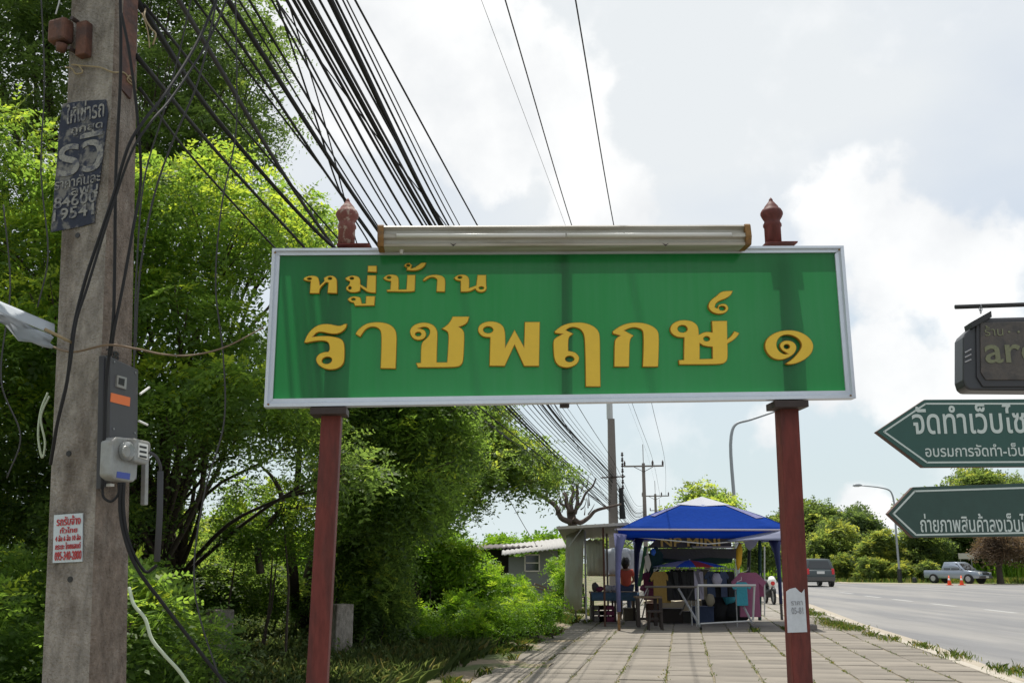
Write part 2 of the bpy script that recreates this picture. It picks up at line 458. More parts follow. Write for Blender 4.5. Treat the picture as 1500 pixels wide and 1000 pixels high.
def curve_to_obj(cu, mats, name, parent, frame, depth, bevel, org=None, label=None, fit=None):
    to = bpy.data.objects.new('tmp', cu); COL.objects.link(to)
    dg = bpy.context.evaluated_depsgraph_get(); dg.update()
    me = bpy.data.meshes.new_from_object(to.evaluated_get(dg)); bpy.data.objects.remove(to)
    me.name = name
    o0, ax, ay, an = frame
    n = len(me.vertices); co = np.empty(n * 3); me.vertices.foreach_get('co', co); co = co.reshape(-1, 3)
    if fit:
        x0, y0, x1, y1 = fit; mn = co.min(0); mx = co.max(0)
        co[:, 0] = x0 + (co[:, 0] - mn[0]) / (mx[0] - mn[0]) * (x1 - x0)
        co[:, 1] = y0 + (co[:, 1] - mn[1]) / (mx[1] - mn[1]) * (y1 - y0)
    zz = co[:, 2].copy(); co[:, 2] += depth / 2 + bevel
    og = ORG[parent.name] if parent is not None else Vector(org or (0, 0, 0))
    Wd = np.array(o0)[None] + co[:, :1] * np.array(ax)[None] + co[:, 1:2] * np.array(ay)[None] + co[:, 2:3] * np.array(an)[None] - np.array(og)[None]
    me.vertices.foreach_set('co', Wd.ravel())
    me.materials.clear()
    for m in mats: me.materials.append(m)
    me.update()
    if len(mats) > 1:
        for p in me.polygons: p.material_index = 0 if abs(p.normal.dot(an)) > .9 else 1
    else:
        me.polygons.foreach_set('material_index', [0] * len(me.polygons))
    o = bpy.data.objects.new(name, me); COL.objects.link(o)
    if parent is not None: o.parent = parent
    elif org is not None: o.location = org
    ORG[o.name] = og
    if label: o['label'] = label
    return o


class Plane:
    def __init__(s, o, ax, ay, facing=None):
        s.o = Vector(o); s.ax = Vector(ax).normalized(); ay = Vector(ay)
        s.ay = (ay - s.ax * ay.dot(s.ax)).normalized(); s.an = s.ax.cross(s.ay).normalized()

    def uv(s, px, py, off=0.):
        p = onplane(px, py, s.o + s.an * off, s.an); d = p - s.o
        return (d.dot(s.ax), d.dot(s.ay))

    def w(s, x, y, z=0.): return s.o + s.ax * x + s.ay * y + s.an * z

    def frame(s, off=0.): return (s.o + s.an * off, s.ax, s.ay, s.an)


def text(body, pl, box, m, name='lettering', parent=None, off=.002, depth=.002, bold=0., org=None, skew=None):
    """lettering fitted to a pixel box on plane pl: box = (x0, y_bottom_left, x1, y_top)"""
    cu = bpy.data.curves.new('t', 'FONT'); cu.body = body; cu.size = 1; cu.extrude = depth / 2; cu.offset = bold; cu.resolution_u = 3
    a = pl.uv(box[0], box[1], off); tp = pl.uv(box[0], box[3], off); b = (pl.uv(box[2], box[1], off)[0], tp[1])
    return curve_to_obj(cu, [m], name, parent, pl.frame(off), depth, 0, org, None, (a[0], a[1], b[0], b[1]))


def cable(name, pts, r, m, label, cat='cable', group=None, seg=10, sides=5, parent=None, smooth=True):
    mb = MB(); mb.tube(catmull(pts, seg), r, sides)
    if parent is not None: return mb.build(name, m, parent, smooth=smooth)
    o = mb.build(name, m, None, smooth=smooth, org=pts[0])
    return tagit(o, label, cat, group)


# ------------------------------------------------------------------ foliage helpers (numpy)
def npmesh(name, verts, nper, m, parent=None, rnd=None, org=(0, 0, 0), kind='stuff'):
    n = len(verts) // nper
    me = bpy.data.meshes.new(name)
    og = ORG[parent.name] if parent is not None else Vector(org)
    me.vertices.add(len(verts)); me.vertices.foreach_set('co', (verts - np.array(og)[None]).astype(np.float32).ravel())
    me.loops.add(n * nper); me.loops.foreach_set('vertex_index', np.arange(n * nper, dtype=np.int32))
    me.polygons.add(n); me.polygons.foreach_set('loop_start', np.arange(0, n * nper, nper, dtype=np.int32))
    me.polygons.foreach_set('loop_total', np.full(n, nper, dtype=np.int32))
    me.materials.append(m)
    if rnd is not None:
        a = me.attributes.new('rnd', 'FLOAT', 'FACE'); a.data.foreach_set('value', rnd.astype(np.float32))
    me.update()
    o = bpy.data.objects.new(name, me); COL.objects.link(o)
    if parent is not None: o.parent = parent
    else: o.location = og
    ORG[o.name] = og
    if kind: o['kind'] = kind
    return o


def norm(a): return a / np.maximum(np.linalg.norm(a, axis=1, keepdims=True), 1e-9)


def leaves(P, D, Nn, ln, wd):
    """rhombic leaves: P base, D direction, Nn approx normal"""
    D = norm(D); Sd = norm(np.cross(D, Nn)); ln = ln[:, None]; wd = wd[:, None]
    up = norm(np.cross(Sd, D))
    v = np.stack([P, P + D * ln * .45 + Sd * wd * .5 + up * wd * .12, P + D * ln, P + D * ln * .45 - Sd * wd * .5 + up * wd * .12], 1)
    return v.reshape(-1, 3)


def sprays(lobes, n, slen, pairs, leaf, asp, rnd_shift=0., up=.35, droop=.35, young=.15, wts=None):
    """pinnate sprays spread through ellipsoid lobes; lobes = [(centre, (rx,ry,rz))]"""
    C = np.array([list(l[0]) for l in lobes]); Rr = np.array([l[1] for l in lobes], float)
    w = (Rr[:, 0] * Rr[:, 2]) ** 1.0; w = w / w.sum()
    idx = rng.choice(len(lobes), n, p=w)
    d = norm(rng.normal(size=(n, 3))); d[:, 2] += .15; d = norm(d)
    rad = .35 + .65 * rng.random(n) ** .6
    Bs = C[idx] + d * Rr[idx] * rad[:, None]
    out = d * np.array([1, 1, .55]) + rng.normal(size=(n, 3)) * .5; out[:, 2] -= droop * rng.random(n); out = norm(out)
    nrm = np.tile(np.array([0, 0, 1.]), (n, 1)) + rng.normal(size=(n, 3)) * .45; nrm = norm(nrm - out * np.sum(nrm * out, 1, keepdims=True))
    side = np.cross(out, nrm)
    sl = slen * (.6 + .8 * rng.random(n))
    # tone: clump value + height in the lobe + noise
    lobet = rng.random(len(lobes))[idx]
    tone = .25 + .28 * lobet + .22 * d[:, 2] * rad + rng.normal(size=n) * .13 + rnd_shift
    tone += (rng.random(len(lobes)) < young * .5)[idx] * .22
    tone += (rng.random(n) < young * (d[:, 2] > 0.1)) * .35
    szl = (.75 + .5 * rng.random(len(lobes)))[idx]
    Ps, Ds, Ns, Ls, Ts = [], [], [], [], []
    for k in range(pairs):
        t = (k + .5) / pairs
        base_ = Bs + out * (sl * t)[:, None] - np.array([0, 0, 1.])[None] * (sl * t * t * .3)[:, None]
        for sg in (-1, 1):
            dd = out * .55 + side * sg + rng.normal(size=(n, 3)) * .18
            Ps.append(base_); Ds.append(dd); Ns.append(nrm + rng.normal(size=(n, 3)) * .25)
            Ls.append(leaf * (.55 + .9 * rng.random(n)) * (1 - .35 * t) * szl); Ts.append(tone + rng.normal(size=n) * .05)
    P = np.concatenate(Ps); D = np.concatenate(Ds); Nn = np.concatenate(Ns); Ln = np.concatenate(Ls); T = np.concatenate(Ts)
    return leaves(P, D, Nn, Ln, Ln * asp), np.clip(T, 0, 1)


def inpoly(x, y, poly):
    c = False; j = len(poly) - 1
    for i in range(len(poly)):
        if (poly[i][1] > y) != (poly[j][1] > y) and x < (poly[j][0] - poly[i][0]) * (y - poly[i][1]) / (poly[j][1] - poly[i][1]) + poly[i][0]: c = not c
        j = i
    return c


def lobes_in(poly, n, D0, D1, r0, r1, flat=.6):
    xs = [p[0] for p in poly]; ys = [p[1] for p in poly]; out = []; tries = 0
    while len(out) < n and tries < 20000:
        tries += 1
        x = random.uniform(min(xs), max(xs)); y = random.uniform(min(ys), max(ys))
        if not inpoly(x, y, poly): continue
        D = random.uniform(D0, D1); r = random.uniform(r0, r1)
        rp = r * F / D * .75        # keep the lobe inside the outline
        if not (inpoly(x + rp, y, poly) and inpoly(x - rp, y, poly) and inpoly(x, y - rp * flat, poly) and inpoly(x, y + rp * flat, poly)):
            if random.random() > .06: continue
            r *= .5
        out.append((at(x, y, D), (r, r, r * flat)))
    return out


def limb_tree(name, label, cat, base, fork, lobes, r0, parent_group=None, barkm=None, limb_r=.09, skip=1):
    t = thing(name, label, cat, base, parent_group)
    mb = MB(); base = Vector(base); fork = Vector(fork)
    mid = base.lerp(fork, .5) + Vector((random.uniform(-.15, .15), random.uniform(-.15, .15), 0))
    mb.tube(catmull([base - Vector((0, 0, .3)), base + Vector((0, 0, .02)), mid, fork], 5), [r0 * (1.35 - .75 * i / 15) for i in range(16)], 9)
    for k, (c, r) in enumerate(lobes):
        if k % skip: continue
        c = Vector(c); st = base.lerp(fork, random.uniform(.65, 1.0))
        m1 = st.lerp(c, .4) + Vector((random.uniform(-.3, .3), random.uniform(-.3, .3), random.uniform(.0, .5)))
        m2 = st.lerp(c, .75) + Vector((random.uniform(-.3, .3), random.uniform(-.3, .3), random.uniform(.0, .3)))
        p = catmull([st, m1, m2, c], 4); n = len(p)
        mb.tube(p, [limb_r * (1 - .85 * i / (n - 1)) for i in range(n)], 5)
        for q in range(3):
            e = c + Vector((random.uniform(-1, 1) * r[0], random.uniform(-1, 1) * r[1], random.uniform(-.5, 1) * r[2]))
            mb.tube([m2, m2.lerp(e, .5) + Vector((0, 0, random.uniform(-.1, .15))), e], [limb_r * .3, limb_r * .18, limb_r * .07], 4)
    mb.build('trunk', barkm or M['bark'], t, smooth=True)
    return t


def crown(t, lobes, n, slen, pairs, leaf, asp, m, **k):
    V, T = sprays(lobes, n, slen, pairs, leaf, asp, **k)
    return npmesh('crown', V, 4, m, t, T)


# ================================================================== SETTING
def sheet_obj(name, pts, m, z=None, kind='structure'):
    mb = MB(); mb.add([Vector(p) for p in pts], [tuple(range(len(pts)))])
    return mb.build(name, m, None, kind=kind)


g = MB(); g.add([(-900, -60, -.17), (900, -60, -.17), (900, 1500, -.17), (-900, 1500, -.17)], [(0, 1, 2, 3)])
g.build('ground', M['field'], None, kind='structure')
AL, AR = -2.85, 4.22           # pavement edges (lateral)
# left verge: dirt and grass sheet with bumps
mb = MB(); grid = []
from mathutils import noise as mnoise
for i in range(0, 260):
    s_ = -8 + i * .2 if i < 230 else 38 + (i - 230) * 4
    row = []
    for j in range(46):
        a = AL + .8 - j * .2 - (max(0, j - 12) ** 1.5) * .16
        z = -.03 + .06 * mnoise.noise(Vector((a * 1.3, s_ * .8, 0))) + .03 * mnoise.noise(Vector((a * 4, s_ * 2.5, 3))) + max(0, AL + .3 - a) * .05 * (a > AL - .3) + (.028 if a <= AL - .3 else 0)
        row.append(R(a, s_, z))
    grid.append(row)
mb.sheet(grid); mb.build('verge', M['dirt'], None, kind='structure', smooth=True)

# road
def road_pts(z):
    far = []
    return [R(AR + .17, -12, z), R(60, -30, z), Vector((90, 66, z)), Vector((60, 72, z)), Vector((40.7, 75.5, z)), Vector((33, 78, z)), Vector((27, 82, z)), R(12.6, 100, z), R(12.6, 150, z), R(12.6, 600, z), R(AR + .17, 600, z), R(AR + .17, 60, z)]


sheet_obj('road', road_pts(-.13), M['asphalt'])
sheet_obj('road_edge_sand', [R(AR + .17, -12, -.126), R(AR + .75, -12, -.126), R(AR + .62, 14, -.126), R(AR + .85, 22, -.126), R(AR + .7, 30, -.126), R(AR + .9, 42, -.126), R(AR + .5, 80, -.126), R(AR + .17, 80, -.126)], M['sand'])
# far verge band
sheet_obj('far_verge', [Vector((90, 66.2, -.12)), Vector((60, 72.2, -.12)), Vector((40.7, 75.7, -.12)), Vector((33, 78.2, -.12)), Vector((27, 82.2, -.12)), R(12.8, 100, -.12), R(12.8, 600, -.12), R(60, 600, -.12), Vector((150, 120, -.12))], M['field'])
sheet_obj('far_road_shoulder', [Vector((90, 66.1, -.115)), Vector((60, 72.1, -.115)), Vector((40.7, 75.6, -.115)), Vector((33, 78.1, -.115)), Vector((27, 82.1, -.115)), R(12.7, 100, -.115), R(14.2, 102, -.115), Vector((28.5, 85.2, -.115)), Vector((34, 81, -.115)), Vector((41.5, 78, -.115)), Vector((61, 74, -.115)), Vector((90, 68, -.115))], M['sand'])
# lane dashes
for (x, y) in ((1278, 873.4), (1322, 878.6), (1381, 885.4), (1465, 894.5), (1240, 868), (1600, 909)):
    c = gnd(x, y, -.126)
    mb = MB(); d = Vector((.055, 1, 0)).normalized(); e = Vector((d.y, -d.x, 0)) * .12
    mb.add([c - d * 1.3 - e, c - d * 1.3 + e, c + d * 1.3 + e, c + d * 1.3 - e], [(0, 1, 2, 3)])
    o = mb.build('lane_dash', M['paint'], None, kind='structure')

# pavement bed, slabs, kerb
pv = sheet_obj('pavement', [R(AL, -8, -.015), R(AR, -8, -.015), R(AR, 90, -.015), R(AL, 90, -.015)], M['joint'])
mb = MB(); z0, z1 = -.16, -.035
mb.hexa([R(AL, -8, z0), R(AR, -8, z0), R(AR, 90, z0), R(AL, 90, z0), R(AL, -8, z1), R(AR, -8, z1), R(AR, 90, z1), R(AL, 90, z1)])
mb.build('pavement_bed', M['joint'], None, kind='structure')
SW = (AR - AL) / 11.0; SL = .62; GAP = .022
slabmeshes = []
for k in range(6):
    mb = MB(); ww, ll = SW - GAP * random.uniform(.9, 2.6), SL - .006 * random.uniform(.5, 1.3)
    a, b = ww / 2, ll / 2; c = .006
    mb.add([ER * x + EF * y + Vector((0, 0, z)) for z, s1, s2 in ((-.05, a, b), (-.008, a, b), (0, a - c, b - c)) for (x, y) in ((-s1, -s2), (s1, -s2), (s1, s2), (-s1, s2))],
           [(0, 1, 5, 4), (1, 2, 6, 5), (2, 3, 7, 6), (3, 0, 4, 7), (4, 5, 9, 8), (5, 6, 10, 9), (6, 7, 11, 10), (7, 4, 8, 11), (8, 9, 10, 11)])
    slabmeshes.append(mb)
slabtints = [mat('paving_concrete_%d' % k, tuple(x * f for x in (.36, .318, .262)), .9, var=.13, vscale=1.3, bump=.3, bscale=30,
                 col2=tuple(x * f * .72 for x in (.36, .318, .262)), c2lo=.42, c2hi=.66, detail=9) for k, f in enumerate((.48, .54, .57, .60, .51, .64))]
smesh = []
for k, mb in enumerate(slabmeshes):
    me = bpy.data.meshes.new('paving_slab'); me.from_pydata([tuple(v) for v in mb.v], [], mb.f); me.materials.append(slabtints[k]); smesh.append(me)
rest = MB()
nobj = 0
for i in range(-6, 140):
    s_ = 1.0 + i * SL + .3
    for j in range(11):
        a = AL + SW * (j + .5)
        z = random.uniform(-.007, .005)
        k = random.randrange(6)
        if 13.2 < s_ < 29.6:
            o = bpy.data.objects.new('paving_slab', smesh[k]); COL.objects.link(o); o.parent = pv
            o.location = R(a, s_, z); o.rotation_euler = (random.uniform(-.009, .009), random.uniform(-.009, .009), random.uniform(-.012, .012)); nobj += 1
        else:
            sm = slabmeshes[k]; p = R(a, s_, z); rest.add([Vector(v) + p for v in sm.v], sm.f)
rest.build('paving_slabs', M['slab'], pv, kind='stuff')
kb = MB()
kerb = MB(); kerb.hexa([R(AR + .005, -8, -.16), R(AR + .16, -8, -.16), R(AR + .16, 90, -.16), R(AR + .005, 90, -.16), R(AR + .005, -8, -.03), R(AR + .16, -8, -.03), R(AR + .16, 90, -.03), R(AR + .005, 90, -.03)])
kerbo = kerb.build('kerb', M['joint'], None, kind='structure')
mb = MB(); a, b = .085, .485
mb.hexa([ER * x * a + EF * y * b + Vector((0, 0, z)) for z in (-.16, .012) for (x, y) in ((-1, -1), (1, -1), (1, 1), (-1, 1))])
kme = bpy.data.meshes.new('kerb_stone'); kme.from_pydata([tuple(v) for v in mb.v], [], mb.f); kme.materials.append(M['kerb'])
for i in range(-6, 60):
    o = bpy.data.objects.new('kerb_stone', kme); COL.objects.link(o); o.parent = kerbo
    o.location = R(AR + .085, 2 + i * 1.0, random.uniform(-.008, .006)); o.rotation_euler = (0, random.uniform(-.02, .02), random.uniform(-.01, .01))
    md = o.modifiers.new('bevel', 'BEVEL'); md.width = .015; md.segments = 2


# ---- grass / weeds
def blades(P, h, w, lean=.5):
    n = len(P); ang = rng.random(n) * 2 * np.pi
    d = np.stack([np.cos(ang), np.sin(ang), np.zeros(n)], 1); s = np.stack([-np.sin(ang), np.cos(ang), np.zeros(n)], 1)
    h = (h * (.5 + rng.random(n)))[:, None]; ln = (lean * rng.random(n))[:, None]
    tip = P + d * h * ln + np.array([0, 0, 1.]) * h * (1 - ln * .3)
    mid = P + d * h * ln * .3 + np.array([0, 0, 1.]) * h * .55
    w = w * (.6 + .8 * rng.random(n))[:, None]
    return np.stack([P - s * w, P + s * w, mid + s * w * .8, tip, mid - s * w * .8], 1).reshape(-1, 3)


def grass_patch(name, label, cat, pts, h, w, m, lean=.5, shift=0, kind='stuff'):
    V = blades(pts, h, w, lean); n = len(pts)
    T = np.clip(rng.random(n) * .6 + .2 * rng.normal(size=n) + shift + .2, 0, 1)
    o = npmesh(name, V, 5, m, None, T, kind=kind)
    if label: o['label'] = label; o['category'] = cat
    return o


def lat(a, s, z): return np.array([list(R(x, y, q)) for x, y, q in zip(a, s, z)])


def latn(a, s, z=0.):
    er, ef = np.array(ER), np.array(EF); return a[:, None] * er + s[:, None] * ef + np.array([0, 0, 1.]) * (z if np.isscalar(z) else z[:, None])


# joint weeds
n = 9000; jj = rng.integers(0, 12, n); ss = 12 + 30 * rng.random(n) ** 1.2
keep = np.array([mnoise.noise(Vector((float(j) * 3.1, float(s) * 1.3, 2))) > .02 for j, s in zip(jj, ss)])
P = latn(AL + SW * jj + rng.normal(size=n) * .022, ss, -.02)[keep]
grass_patch('weeds', 'short weeds sprouting in the joints of the paving slabs', 'weeds', P, .04, .005, GRASS, 1.0, .2)
# pavement left edge grass strip and clumps
n = 52000; a = AL - np.abs(rng.normal(size=n)) * 1.5 + .12; s_ = 10 + 26 * rng.random(n)
nz = np.array([mnoise.noise(Vector((float(x) * 1.1, float(y) * .6, 7))) + .5 * mnoise.noise(Vector((float(x) * 3.1, float(y) * 2, 17))) for x, y in zip(a, s_)])
k = nz > .20 - .13 * np.clip((AL - a), 0, 3)
grass_patch('verge_grass', 'patchy sunlit grass on the dirt between the paving and the bushes', 'grass', latn(a, s_, -.03)[k], .13, .0045, GRASS, .9, .15)
# kerb clumps at right
cl = []
for (x, y, w_, n_) in ((1190, 900, .5, 380), (1205, 908, .3, 120), (1222, 915, .55, 420), (1245, 921, .55, 420), (1300, 937, .3, 120), (1350, 948, .3, 130), (1395, 962, .4, 160), (1480, 985, .35, 200), (1275, 931, .2, 90), (1180, 894, .35, 180), (860, 912, .2, 60), (1150, 922, .15, 40), (1105, 925, .15, 60), (1075, 865, .3, 60)):
    c = gnd(x, y); q = rng.normal(size=(n_, 2)) * np.array([w_ * .35, w_ * .9]); cl.append(latn(q[:, 0], q[:, 1], .0) + np.array(c))
# stretch along kerb line
grass_patch('kerb_grass', 'grass tufts growing along the kerb on the right of the pavement', 'grass', np.concatenate(cl), .10, .0045, GRASS, .9, .15)
n = 2600; s_ = 12 + 50 * rng.random(n); kk = np.array([mnoise.noise(Vector((0, float(y) * .8, 3))) > .16 for y in s_])
grass_patch('gutter_grass', 'thin grass line rooted in the gutter beside the kerb', 'grass', latn(AR + .19 + np.abs(rng.normal(size=n)) * .05, s_, -.13)[kk], .09, .005, GRASS, .9, .1)
# left undergrowth (shaded)
n = 90000; a = AL - .5 - 9 * rng.random(n) ** .8; s_ = 5 + 18 * rng.random(n)
grass_patch('undergrowth', 'tall shaded grass and weeds under the trees at the left', 'grass', latn(a, s_, -.05), .30, .004, GRASSD, 1.0, .05)
n = 26000; a = AL - .9 - 9 * rng.random(n) ** .8; s_ = 6 + 17 * rng.random(n)
h_ = .04 + .38 * rng.random(n) ** 1.3 * np.clip((AL - a - .4) * .5, .2, 1)
Pn = latn(a, s_, h_); dn = norm(rng.normal(size=(n, 3)) + np.array([0, 0, .25])); nn_ = norm(rng.normal(size=(n, 3)) * .5 + np.array([0, 0, 1.]))
V = leaves(Pn, dn, nn_, .085 * (.6 + .8 * rng.random(n)), .035 * (.6 + .8 * rng.random(n)))
o = npmesh('ground_cover', V, 4, GRASSD, None, np.clip(.2 + .6 * rng.random(n), 0, 1)); o['label'] = 'low leafy weeds covering the shaded ground at the left'; o['category'] = 'ground cover'
# field grass at left behind trees, bright
n = 30000; x = -22 + 22 * rng.random(n); y = 28 + 45 * rng.random(n)
grass_patch('field_grass', 'bright sunlit meadow seen between the trunks at the left', 'grass', np.stack([x, y, np.full(n, -.1)], 1), .75, .03, LEAF_BRIGHT, .6, .15)
# far right verge + crop field
n = 26000; x = 22 + 60 * rng.random(n); y = 76 + 90 * rng.random(n) ** 1.2
k = y > 89 - (x - 20) * .24
k &= y > 84
k &= ~((x > 33) & (x < 39) & (y < 90))
grass_patch('crop_field', 'tall light green crop across the road behind the pickup', 'crop field', np.stack([x, y, np.full(n, -.12)], 1)[k & (y > 92)], 1.5, .06, LEAF_BRIGHT, .4, .1)
n = 9000; x = 22 + 40 * rng.random(n); y = 80 + 12 * rng.random(n)
k = y > 89.5 - (x - 20) * .42 + .5
grass_patch('far_verge_grass', 'short grass on the far side of the road near the cones', 'grass', np.stack([x, y, np.full(n, -.12)], 1)[k], .35, .04, GRASS, .7, .15)

# ================================================================== UTILITY POLE (near)
A0, A1 = at(103, 0, 3.665), at(58, 1000, 3.665)
B0, B1 = at(173, 0, 3.60), at(134, 1000, 3.60)
C0, C1 = at(204, 0, 3.80), at(188, 1000, 3.80)


def zline(P, Q, z): return P + (Q - P) * ((z - P.z) / (Q.z - P.z))


pole_o = zline(B0, B1, 0); pole = thing('utility_pole', 'weathered square concrete utility pole at the left edge with posters and meter boards', 'utility pole', pole_o)
mb = MB(); rows = []
for i in range(15):
    z = -.3 + i * .72
    a, b, c = zline(A0, A1, z), zline(B0, B1, z), zline(C0, C1, z); d = a + c - b
    ch = .10
    ring = [a.lerp(b, ch * .5), b.lerp(a, ch * .6), b.lerp(c, ch * .9), c.lerp(b, ch * .6), c.lerp(d, ch * .6), d.lerp(c, ch), d.lerp(a, ch), a.lerp(d, ch * .6)]
    rows.append([v + Vector((random.uniform(-.0015, .0015), random.uniform(-.0015, .0015), 0)) for v in ring])
nv = 8
mb.v = [tuple(v) for r in rows for v in r]
for i in range(14):
    for k in range(nv):
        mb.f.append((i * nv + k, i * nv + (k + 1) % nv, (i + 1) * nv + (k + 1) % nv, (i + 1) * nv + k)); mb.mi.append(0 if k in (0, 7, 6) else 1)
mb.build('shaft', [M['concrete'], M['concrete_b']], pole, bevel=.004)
PL = Plane(B1.lerp(A1, .5), B1 - A1, Vector((0, 0, 1)))
PL.ay = ((A0 + B0) / 2 - (A1 + B1) / 2).normalized(); PL.ax = (B1 - A1); PL.ax = (PL.ax - PL.ay * PL.ax.dot(PL.ay)).normalized(); PL.an = PL.ax.cross(PL.ay).normalized()
PR = Plane(B1.lerp(C1, .5), C1 - B1, Vector((0, 0, 1)))
PR.ay = ((C0 + B0) / 2 - (C1 + B1) / 2).normalized(); PR.ax = (C1 - B1); PR.ax = (PR.ax - PR.ay * PR.ax.dot(PR.ay)).normalized(); PR.an = PR.ax.cross(PR.ay).normalized()


def pquad(pl, pts, off, th, m, name, parent, bevel=0, wob=0, kind=None, org=None, label=None):
    P = [pl.w(*pl.uv(*p, off), off) for p in pts]
    mb = MB(); mb.prism(P[::-1] if False else P, -pl.an * th)
    return mb.build(name, m, parent, bevel=bevel, org=org, label=label)


# vertical small dark holes in the shaft
for (x, y) in ((114, 345), (101, 664), (103, 848)):
    p = PL.w(*PL.uv(x, y)); mb = MB(); mb.tube([p - PL.an * .01, p + PL.an * .003], .011, 8); mb.build('bolt_hole', M['black'], pole)
# posters
po = thing('poster', 'torn dark blue poster with pale letters and numbers on the pole', 'poster', PL.w(*PL.uv(110, 240)))
pts = [(92, 152), (120, 148), (155, 146), (158, 165), (154, 200), (149, 240), (146, 262), (140, 300), (138, 326), (118, 332), (96, 336), (74, 340), (78, 300), (80, 268), (84, 230), (86, 190)]
pquad(PL, pts, .006, .003, M['poster'], 'paper', po)
for s_, bx in (("ให้เช่ารถ", (97, 183, 152, 154)), ("ถูกสุด", (104, 200, 150, 188)), ("รวิ", (84, 261, 150, 204)), ("ราคาคันละ", (80, 279, 146, 263)), ("ลพบุ", (104, 291, 143, 277)), ("84600", (79, 307, 141, 290)), ("19541", (78, 325, 137, 308))):
    text(s_, PL, bx, M['postink'], parent=po, off=.0075, bold=.012)
no = thing('notice_plate', 'small white plate with red Thai lettering on the pole', 'notice', PL.w(*PL.uv(99, 788)))
pquad(PL, [(79, 754), (121, 751), (120, 822), (77, 824)], .008, .004, M['notice'], 'plate', no)
for s_, bx in (("รถรับจ้าง", (83, 770, 118, 756)), ("ทั่วไทย", (88, 781, 113, 772)), ("4 ล้อ 6 ล้อ 10 ล้อ", (81, 793, 118, 784)), ("กระบะ ไทยแลนด์", (81, 805, 118, 795)), ("095-340-2800", (80, 821, 119, 808))):
    text(s_, PL, bx, M['redink'], parent=no, off=.0095, bold=.012)
text("38", PR, (155, 523, 174, 510), M['black'], parent=pole, off=.006, bold=.01, name='pole_number')

# rusty insulator bracket near the top
rb = thing('cable_bracket', 'rusty brown cable bracket bolted near the top of the pole', 'bracket', PL.w(*PL.uv(115, 65)))
mb = MB(); P1 = PL.w(*PL.uv(119, 62), .03)
mb.box(PL.w(*PL.uv(128, 62), .02), (.05, .15, .04), (PL.ax, PL.ay, PL.an)); mb.build('mount', M['rustbr'], rb, bevel=.004)
mb = MB(); mb.box(PL.w(*PL.uv(102, 56), .05), (.085, .10, .06), (PL.ax, PL.ay, PL.an)); mb.build('clamp', M['rustbr'], rb, bevel=.012)
mb = MB(); mb.tube([PL.w(*PL.uv(104, 74), .05), PL.w(*PL.uv(102, 84), .05)], [.025, .018], 10); mb.build('spool', M['rustbr'], rb, smooth=True)
for (x, y) in ((120, 37), (116, 80)):
    mb = MB(); p = PL.w(*PL.uv(x, y), .02); mb.tube([p, p + PL.an * .04], .009, 6); mb.build('bolt', M['darkmetal'], rb)
mb = MB(); mb.tube([PL.w(*PL.uv(106, -20), .06), PL.w(*PL.uv(102, 15), .06), PL.w(*PL.uv(97, 32), .06)], .003, 5); mb.build('wire', M['steel'], rb)
# brown angle iron at the right face top
mb = MB(); P = [PR.w(*PR.uv(*p, .012), .012) for p in ((181, -30), (204, -30), (198, 100), (192, 145), (178, 130), (176, 60))]
mb.prism(P, -PR.an * .01); tagit(mb.build('angle_iron', M['rustbr'], None, org=P[0]), 'rust red angle iron strip on the right face of the pole top', 'bracket')
# rope tied around
cable('pole_rope', [PL.w(*PL.uv(x, y), .012) for x, y in ((99, 101), (108, 102), (114, 110), (124, 108), (118, 98), (108, 97), (130, 99), (150, 101), (168, 108))] + [PR.w(*PR.uv(x, y), .014) for x, y in ((178, 108), (186, 118), (192, 122), (186, 112), (182, 118), (190, 126), (196, 133))], .0035, M['rope'], 'frayed pale rope knotted round the pole below the rusty bracket', 'rope', seg=6)
cable('rope_tail', [PR.w(*PR.uv(204, 15), .03), at(212, 26, 3.7), at(221, 42, 3.68), at(228, 50, 3.68), at(224, 66, 3.68)], .004, M['rope'], 'straw coloured rope end hanging at the top right of the pole', 'rope', seg=6)
cable('rope_tail', [at(208, 20, 3.7), at(215, 40, 3.68), at(218, 58, 3.68), at(219, 70, 3.67)], .003, M['rope'], 'thin frayed strand hanging next to the thicker rope end', 'rope', seg=6)

# meter boards
PM = Plane(PR.o, PR.ax, PR.ay); PM.ax, PM.ay, PM.an = PR.ax, PR.ay, PR.an
bd = thing('meter_board', 'dark grey meter backing box with orange label on the pole', 'meter board', PR.w(*PR.uv(175, 590)))
pquad(PR, [(162, 522), (203, 541), (201, 702), (160, 706)], .045, .045, M['boxgrey'], 'box', bd, bevel=.004)
pquad(PR, [(152, 520), (161, 523), (158, 712), (148, 716)], .022, .022, M['boxside'], 'conduit_strip', bd, bevel=.003)
pquad(PR, [(163, 575), (191, 582), (190, 595), (162, 588)], .047, .002, M['orange'], 'orange_label', bd)
pquad(PR, [(172, 549), (186, 553), (185, 570), (171, 566)], .052, .007, M['meter'], 'window_frame', bd)
pquad(PR, [(175, 553), (183, 555), (182, 565), (174, 562)], .054, .003, M['black'], 'window', bd)
for (x, y) in ((157, 553), (155, 607), (152, 659), (151, 711)):
    p = PR.w(*PR.uv(x, y), .03); mb = MB(); mb.box(p, (.024, .011, .02), (PR.ax, PR.ay, PR.an)); mb.build('cable_clip', M['white'], bd, bevel=.002)
for (x, y) in ((167, 530), (198, 546), (166, 628), (197, 634)):
    p = PR.w(*PR.uv(x, y, .045), .045); mb = MB(); mb.tube([p, p + PR.an * .003], .004, 8); mb.build('screw', M['rim'], bd)
for (x0, y0, x1, y1) in ((188, 579, 202, 569), (186, 618, 199, 624)):
    mb = MB(); mb.tube([PR.w(*PR.uv(x0, y0), .052), PR.w(*PR.uv(x1, y1), .052)], .0045, 6); mb.build('cable_tie', M['white'], bd)
mt = thing('electric_meter', 'grey electricity meter with clear cover under the board', 'electric meter', PR.w(*PR.uv(190, 670)))
